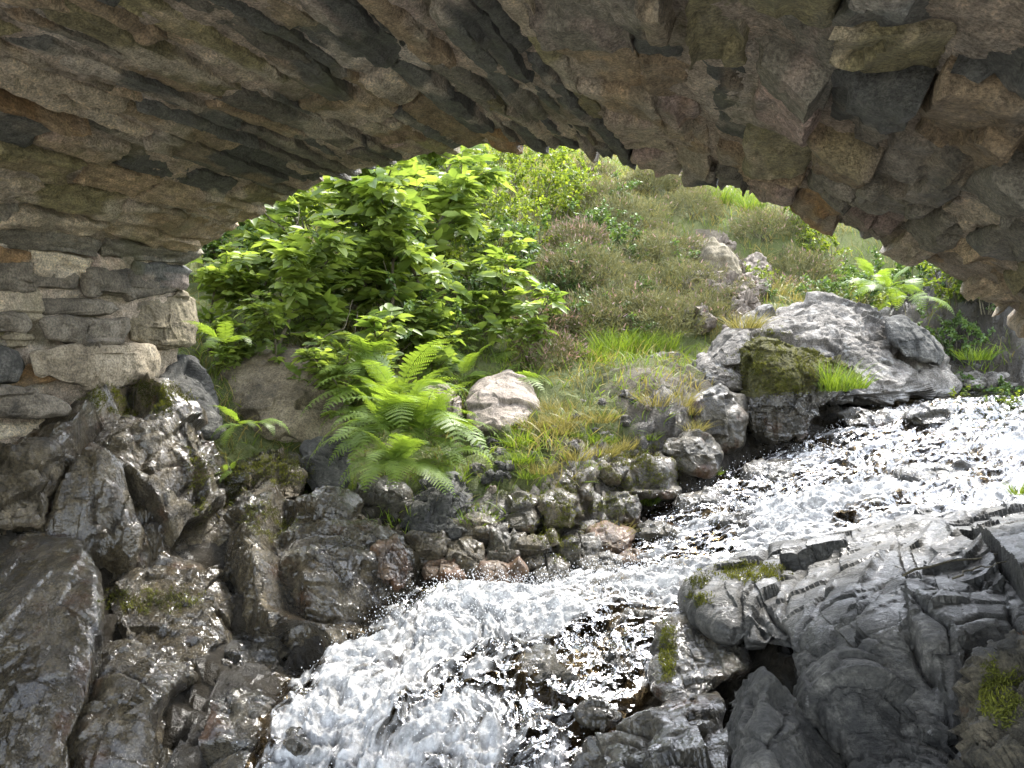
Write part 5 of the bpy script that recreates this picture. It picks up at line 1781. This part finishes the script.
# grass
tp = [tuft_mesh(51, 260, 0.13, 0.26, M['grass']), tuft_mesh(52, 220, 0.14, 0.20, M['drygrass'], spread=0.9), tuft_mesh(53, 150, 0.10, 0.13, M['grass'], spread=0.8),
      tuft_mesh(54, 200, 0.16, 0.30, M['drygrass'], spread=0.7)]
used = set()
for px, py, Y, k, sc, rz, gr, lb in [
    (640, 352, 6.6, 0, 0.95, 0.2, 1, 'bright green tall grass below the heather hump'),
    (615, 360, 6.5, 0, 1.1, 1.2, 1, 'tall grass left of the brightest grass'),
    (590, 368, 6.3, 0, 0.8, 2.2, 1, 'shaded tall grass near the pink heather'),
    (662, 350, 6.7, 0, 0.9, 3.1, 1, 'short end of the tall grass beside the crumbling rock'),
    (832, 388, 5.5, 0, 0.95, 0.6, 0, 'brilliant green grass tuft growing from the moss capped boulder'),
    (850, 385, 5.55, 2, 1.1, 0.6, 0, 'shorter green tuft at the right of the moss cap'),
    (676, 408, 5.35, 3, 0.6, 1.4, 1, 'straw coloured tuft on the corner of the bank'),
    (655, 412, 5.3, 1, 0.75, 2.4, 1, 'yellowish tuft left of the straw coloured one'),
    (690, 400, 5.4, 1, 0.6, 3.4, 1, 'small yellowish tuft over the black rock'),
    (600, 425, 5.2, 1, 0.7, 4.0, 1, 'sprawling yellow green grass in the middle of the bank'),
    (555, 440, 5.0, 1, 0.7, 5.0, 1, 'dry grass right of the pinkish boulder'),
    (520, 450, 4.9, 2, 0.9, 0.3, 1, 'green grass below the pinkish boulder'),
    (575, 465, 4.75, 1, 0.65, 1.3, 1, 'straggling grass hanging in the mossy bank'),
    (475, 512, 4.3, 2, 1.1, 2.3, 1, 'bright little tuft above the stepped stones'),
    (455, 470, 4.65, 2, 1.2, 3.3, 1, 'green tuft at the edge of the fern'),
    (630, 440, 5.0, 1, 0.65, 4.3, 1, 'grass tuft hanging over the mossy stones'),
    (950, 352, 7.1, 0, 1.2, 5.3, 1, 'tall green grass by the blue grey rock'),
    (935, 348, 7.2, 0, 1.0, 0.9, 1, 'grass between the grey knob and the shrubs'),
    (800, 300, 8.6, 3, 1.3, 1.9, 1, 'dry grass beside the path'),
    (835, 312, 8.0, 3, 1.3, 2.9, 1, 'dry grass under the right bank bramble'),
    (770, 312, 8.0, 3, 1.0, 3.9, 1, 'dry grass at the foot of the path'),
    (745, 326, 6.35, 1, 0.9, 4.9, 0, 'thin dry tuft on the top left of the pale outcrop'),
    (975, 357, 6.9, 2, 1.3, 0.5, 0, 'tuft growing on the blue grey rock'),
    (1022, 492, 3.3, 2, 0.5, 0.0, 0, 'tiny green sprig at the right edge above the great outcrop'),
    (705, 215, 11.6, 0, 1.6, 0.7, 1, 'fresh green grass on the meadow left of the arch haunch'),
    (735, 218, 11.2, 0, 1.6, 1.7, 1, 'fresh green meadow grass nearest the arch edge'),
    (720, 226, 10.8, 0, 1.3, 2.7, 1, 'fresh green grass at the lower edge of the meadow'),
    (690, 222, 11.2, 3, 1.2, 3.7, 1, 'dry grass between the flat pale rock and the heather'),
    (750, 232, 10.6, 0, 1.2, 4.7, 1, 'green grass on the path side of the meadow'),
    (860, 330, 7.4, 3, 1.1, 0.7, 1, 'dry grass behind the pale outcrop'),
    (905, 335, 7.3, 0, 1.0, 1.7, 1, 'green grass under the right bank ferns'),
]:
    o = tp[k] if k not in used else copy_tree(tp[k])
    used.add(k)
    o['category'] = 'grass tuft'
    place(o, on_ground(px, py, Y) if gr else at(px, py, Y), rz, sc, lb, 'grass tufts')

rng = np.random.default_rng(99)
for i in range(46):
    px, py = rng.uniform(440, 735), rng.uniform(395, 530)
    if py > 575 - (px - 430) * 0.32:
        continue
    Y = 5.35 - (py - 400) * 0.0088
    o = copy_tree(tp[2] if rng.uniform() < 0.6 else tp[1])
    place(o, on_ground(px, py, Y), rng.uniform(0, 6.28), rng.uniform(0.35, 0.75), 'small tuft of grass among the stones of the bank', 'small grass tufts among the bank stones')

# short grass and low growth over the ground, too much to count
rng = np.random.default_rng(77)
n = 300000
qx, qy = rng.uniform(-3.5, 8.5, n), rng.uniform(4.0, 22, n)
keep = rng.uniform(0, 1, n) < np.clip((5.0 / qy) ** 0.8, 0, 1)
qx, qy = qx[keep], qy[keep]
qz = gz(np.stack([qx, qy], -1))
q = np.stack([qx, qy, qz], 1)
ppx, ppy = proj(q)
dmin = np.array([9.0] * len(q))
for c in range(0, len(q), 20000):
    sl = slice(c, c + 20000)
    dmin[sl] = np.sqrt(((q[sl, None, :2] - wc[None, ::2, :2]) ** 2).sum(-1).min(1))
pth = np.exp(-(((ppx - (715 + (ppy - 250) * 0.35)) / 26) ** 2)) * (ppy < 345) * (ppy > 232)
msk = (ppx > 170) & (ppx < 1040) & (ppy > 120) & (ppy < 560) & (dmin > 0.16) & (pth < 0.4 + 0.3 * perlin(q * 3, 5))
clump = fbm(q * 2.6, 3, 71)
msk &= clump > -0.12 + 0.25 * rng.normal(0, 1, len(q))
q, clump, ppy_, ppx_ = q[msk], clump[msk], ppy[msk], ppx[msk]
dry = np.clip(0.45 + 1.2 * fbm(q * 1.3, 3, 73) + 0.25 * ((ppx_ > 540) & (ppy_ < 340)), 0, 1)
isdry = rng.uniform(0, 1, len(q)) < dry
for nm, m, mt, lb in (('green_turf', ~isdry, 'grass', 'short green grass growing over the banks and slope'), ('dry_turf', isdry, 'drygrass', 'short straw coloured grass mixed through the banks and slope')):
    mb = MB()
    k = m.sum()
    far = 1 + 0.10 * q[m, 1]
    blades(mb, q[m] - [0, 0, 0.01], rng.normal(0, 0.45, (k, 3)) + [0, 0, 1], rng.uniform(0.03, 0.11, k) * far, rng.uniform(0.003, 0.006, k) * far, rng.uniform(0.1, 0.8, k), rng, np.clip(0.5 + 1.1 * clump[m] + rng.normal(0, 0.2, k), 0, 1))
    tag(mb.build(nm, M[mt]), lb, kind='stuff')

# loose stones of the bank and the path
rng = np.random.default_rng(88)
base_st = []
for i in range(5):
    o = rock('loose_stone', 'small angular stone lying loose on the bank or path', 'stone', wob(560, 430, 22, 15, 300 + i, 8), [(550, 425, 5.0), (570, 425, 5.0), (560, 440, 4.97)], 0.05, ['grey', 'pale', 'grey', 'pink', 'pale'][i], nr=22, na=60, box=0.45,
             disp=(0.035, 13, 0.012, 30, 0.006, 14), group='small loose stones on the bank and path')
    base_st.append(o)
spots = []
for i in range(130):
    if i < 68:
        px, py = rng.uniform(440, 740), rng.uniform(385, 520)
        Y = 5.3 - (py - 400) * 0.0085
    else:
        py = rng.uniform(235, 345)
        px = 715 + (py - 250) * 0.35 + rng.normal(0, 16)
        px = 718 + (py - 250) * 0.35 + rng.normal(0, 20)
        Y = 9.6 - (py - 240) * 0.027
    spots.append((px, py, Y, rng.uniform(0.25, 0.7) * (1 if i < 68 else 2.8)))
for i, (px, py, Y, sc) in enumerate(spots):
    o = base_st[i] if i < 5 else base_st[i % 5 if i < 68 else 3].copy()
    if i >= 5:
        COL.objects.link(o)
    o.location = tuple(on_ground(px, py, Y) - [0, 0, 0.02])
    o.rotation_euler = (rng.normal(0, 0.3), rng.normal(0, 0.3), rng.uniform(0, 6.28))
    o.scale = (sc, sc, sc)

# moss tufts standing up on the mossy stones, dead twigs
rng = np.random.default_rng(91)
bpy.context.view_layer.update()
DG = bpy.context.evaluated_depsgraph_get()


def moss(px, py, rx, ry, n, label, ln=0.012):
    rx, ry, n = rx * 1.35, ry * 1.35, int(n * 1.7)
    """a cushion of moss grown on whatever surface lies at that place"""
    mb = MB()
    P, N = [], []
    for i in range(n):
        a, q = rng.uniform(0, 2 * math.pi), math.sqrt(rng.uniform(0, 1)) * (0.75 + 0.5 * rng.uniform())
        d = at(px + rx * q * math.cos(a), py + ry * q * math.sin(a), 1.0)
        d = d / np.linalg.norm(d)
        hit, loc, nor, _, ob, _ = SC.ray_cast(DG, (0, 0, 0), tuple(d))
        if hit and ob.name.split('.')[0] not in ('frond', 'foliage', 'stems', 'trunk', 'grass_tuft', 'green_turf', 'dry_turf', 'stream', 'water_spray', 'fern', 'vault'):
            P.append(np.array(loc))
            N.append(np.array(nor))
    if len(P) < 50:
        return
    P, N = np.array(P), np.array(N)
    med = np.median(P[:, 1])
    ok = (np.abs(P[:, 1] - med) < 0.35) & (fbm(P * 9, 3, 7) + 0.25 * N[:, 2] > -0.02)
    P, N = P[ok], N[ok]
    if len(P) < 25:
        return
    k = 9
    P2 = np.repeat(P, k, 0) + rng.normal(0, 0.006, (len(P) * k, 3))
    D2 = np.repeat(N, k, 0) * 0.7 + [0, 0, 0.5] + rng.normal(0, 0.45, (len(P) * k, 3))
    blades(mb, P2 - 0.003 * np.repeat(N, k, 0), D2, ln * rng.uniform(0.5, 1.3, len(P2)), np.full(len(P2), 0.0034), rng.uniform(0, 0.5, len(P2)), rng, np.clip(0.5 + 1.0 * perlin(P2 * 9, 4) + rng.normal(0, 0.2, len(P2)), 0, 1))
    o = mb.build('moss', M['mossblade'], origin=np.array([P[:, 0].mean(), P[:, 1].mean(), P[:, 2].min()]))
    tag(o, label, 'moss', 'moss cushions on the rocks')


for q in [
    (138, 398, 38, 12, 600, 'bright moss on the ledge under the pale abutment block'),
    (232, 462, 12, 34, 320, 'yellow green moss down the side of the ribbed bedrock'),
    (200, 470, 9, 40, 160, 'thin moss streak down the ribbed bedrock'),
    (278, 470, 24, 12, 260, 'moss capping the dark squared rock'),
    (590, 500, 30, 20, 360, 'stringy moss hanging in the middle of the bank'),
    (640, 470, 30, 16, 300, 'moss on the stones beside the upper riffle'),
    (555, 535, 16, 18, 200, 'moss between the stepped stones'),
    (610, 450, 40, 14, 300, 'moss and short growth below the straw coloured tuft'),
    (790, 368, 44, 20, 900, 'thick brown green moss covering the capped boulder'),
    (772, 338, 20, 8, 160, 'moss strip on the pale outcrop above the capped boulder'),
    (752, 572, 26, 7, 200, 'moss on the nose of the great outcrop'),
    (700, 590, 10, 12, 120, 'green moss at the water edge of the great outcrop'),
    (668, 650, 6, 20, 130, 'dark moss on the side of the shiny ledge'),
    (1000, 690, 16, 24, 240, 'moss on the stone in the bottom right corner'),
    (520, 490, 22, 12, 160, 'moss among the bank stones below the pinkish boulder'),
    (150, 600, 40, 10, 140, 'thin moss on the fractured wet block'),
    (270, 520, 20, 14, 140, 'moss in a crack of the glistening lobe'),
]:
    moss(*q)
for i, (pts, r, lb) in enumerate([
    ([at(905, 574, 2.62), at(955, 560, 2.72), at(1000, 553, 2.85), at(1040, 540, 2.95)], 0.0045, 'thin bleached twig lying on the great outcrop'),
    ([at(955, 576, 2.6), at(990, 566, 2.68), at(1030, 557, 2.75)], 0.0035, 'second shorter twig beside the bleached one'),
    ([at(300, 350, 5.2), at(322, 338, 5.3), at(345, 325, 5.4), at(352, 300, 5.5)], 0.006, 'dead grey stick leaning over the brown boulder'),
    ([at(340, 372, 5.0), at(352, 345, 5.1), at(358, 312, 5.2)], 0.005, 'thin dead stem standing beside the brown boulder'),
]):
    v, f = tube(resample(np.array(pts), 14) + rng.normal(0, 0.006, (14, 3)), np.linspace(r, r * 0.4, 14), 6)
    m2 = MB()
    m2.add(v, f)
    o = m2.build('twig', M['bark'], origin=np.array(pts).min(0))
    tag(o, lb, 'twig')
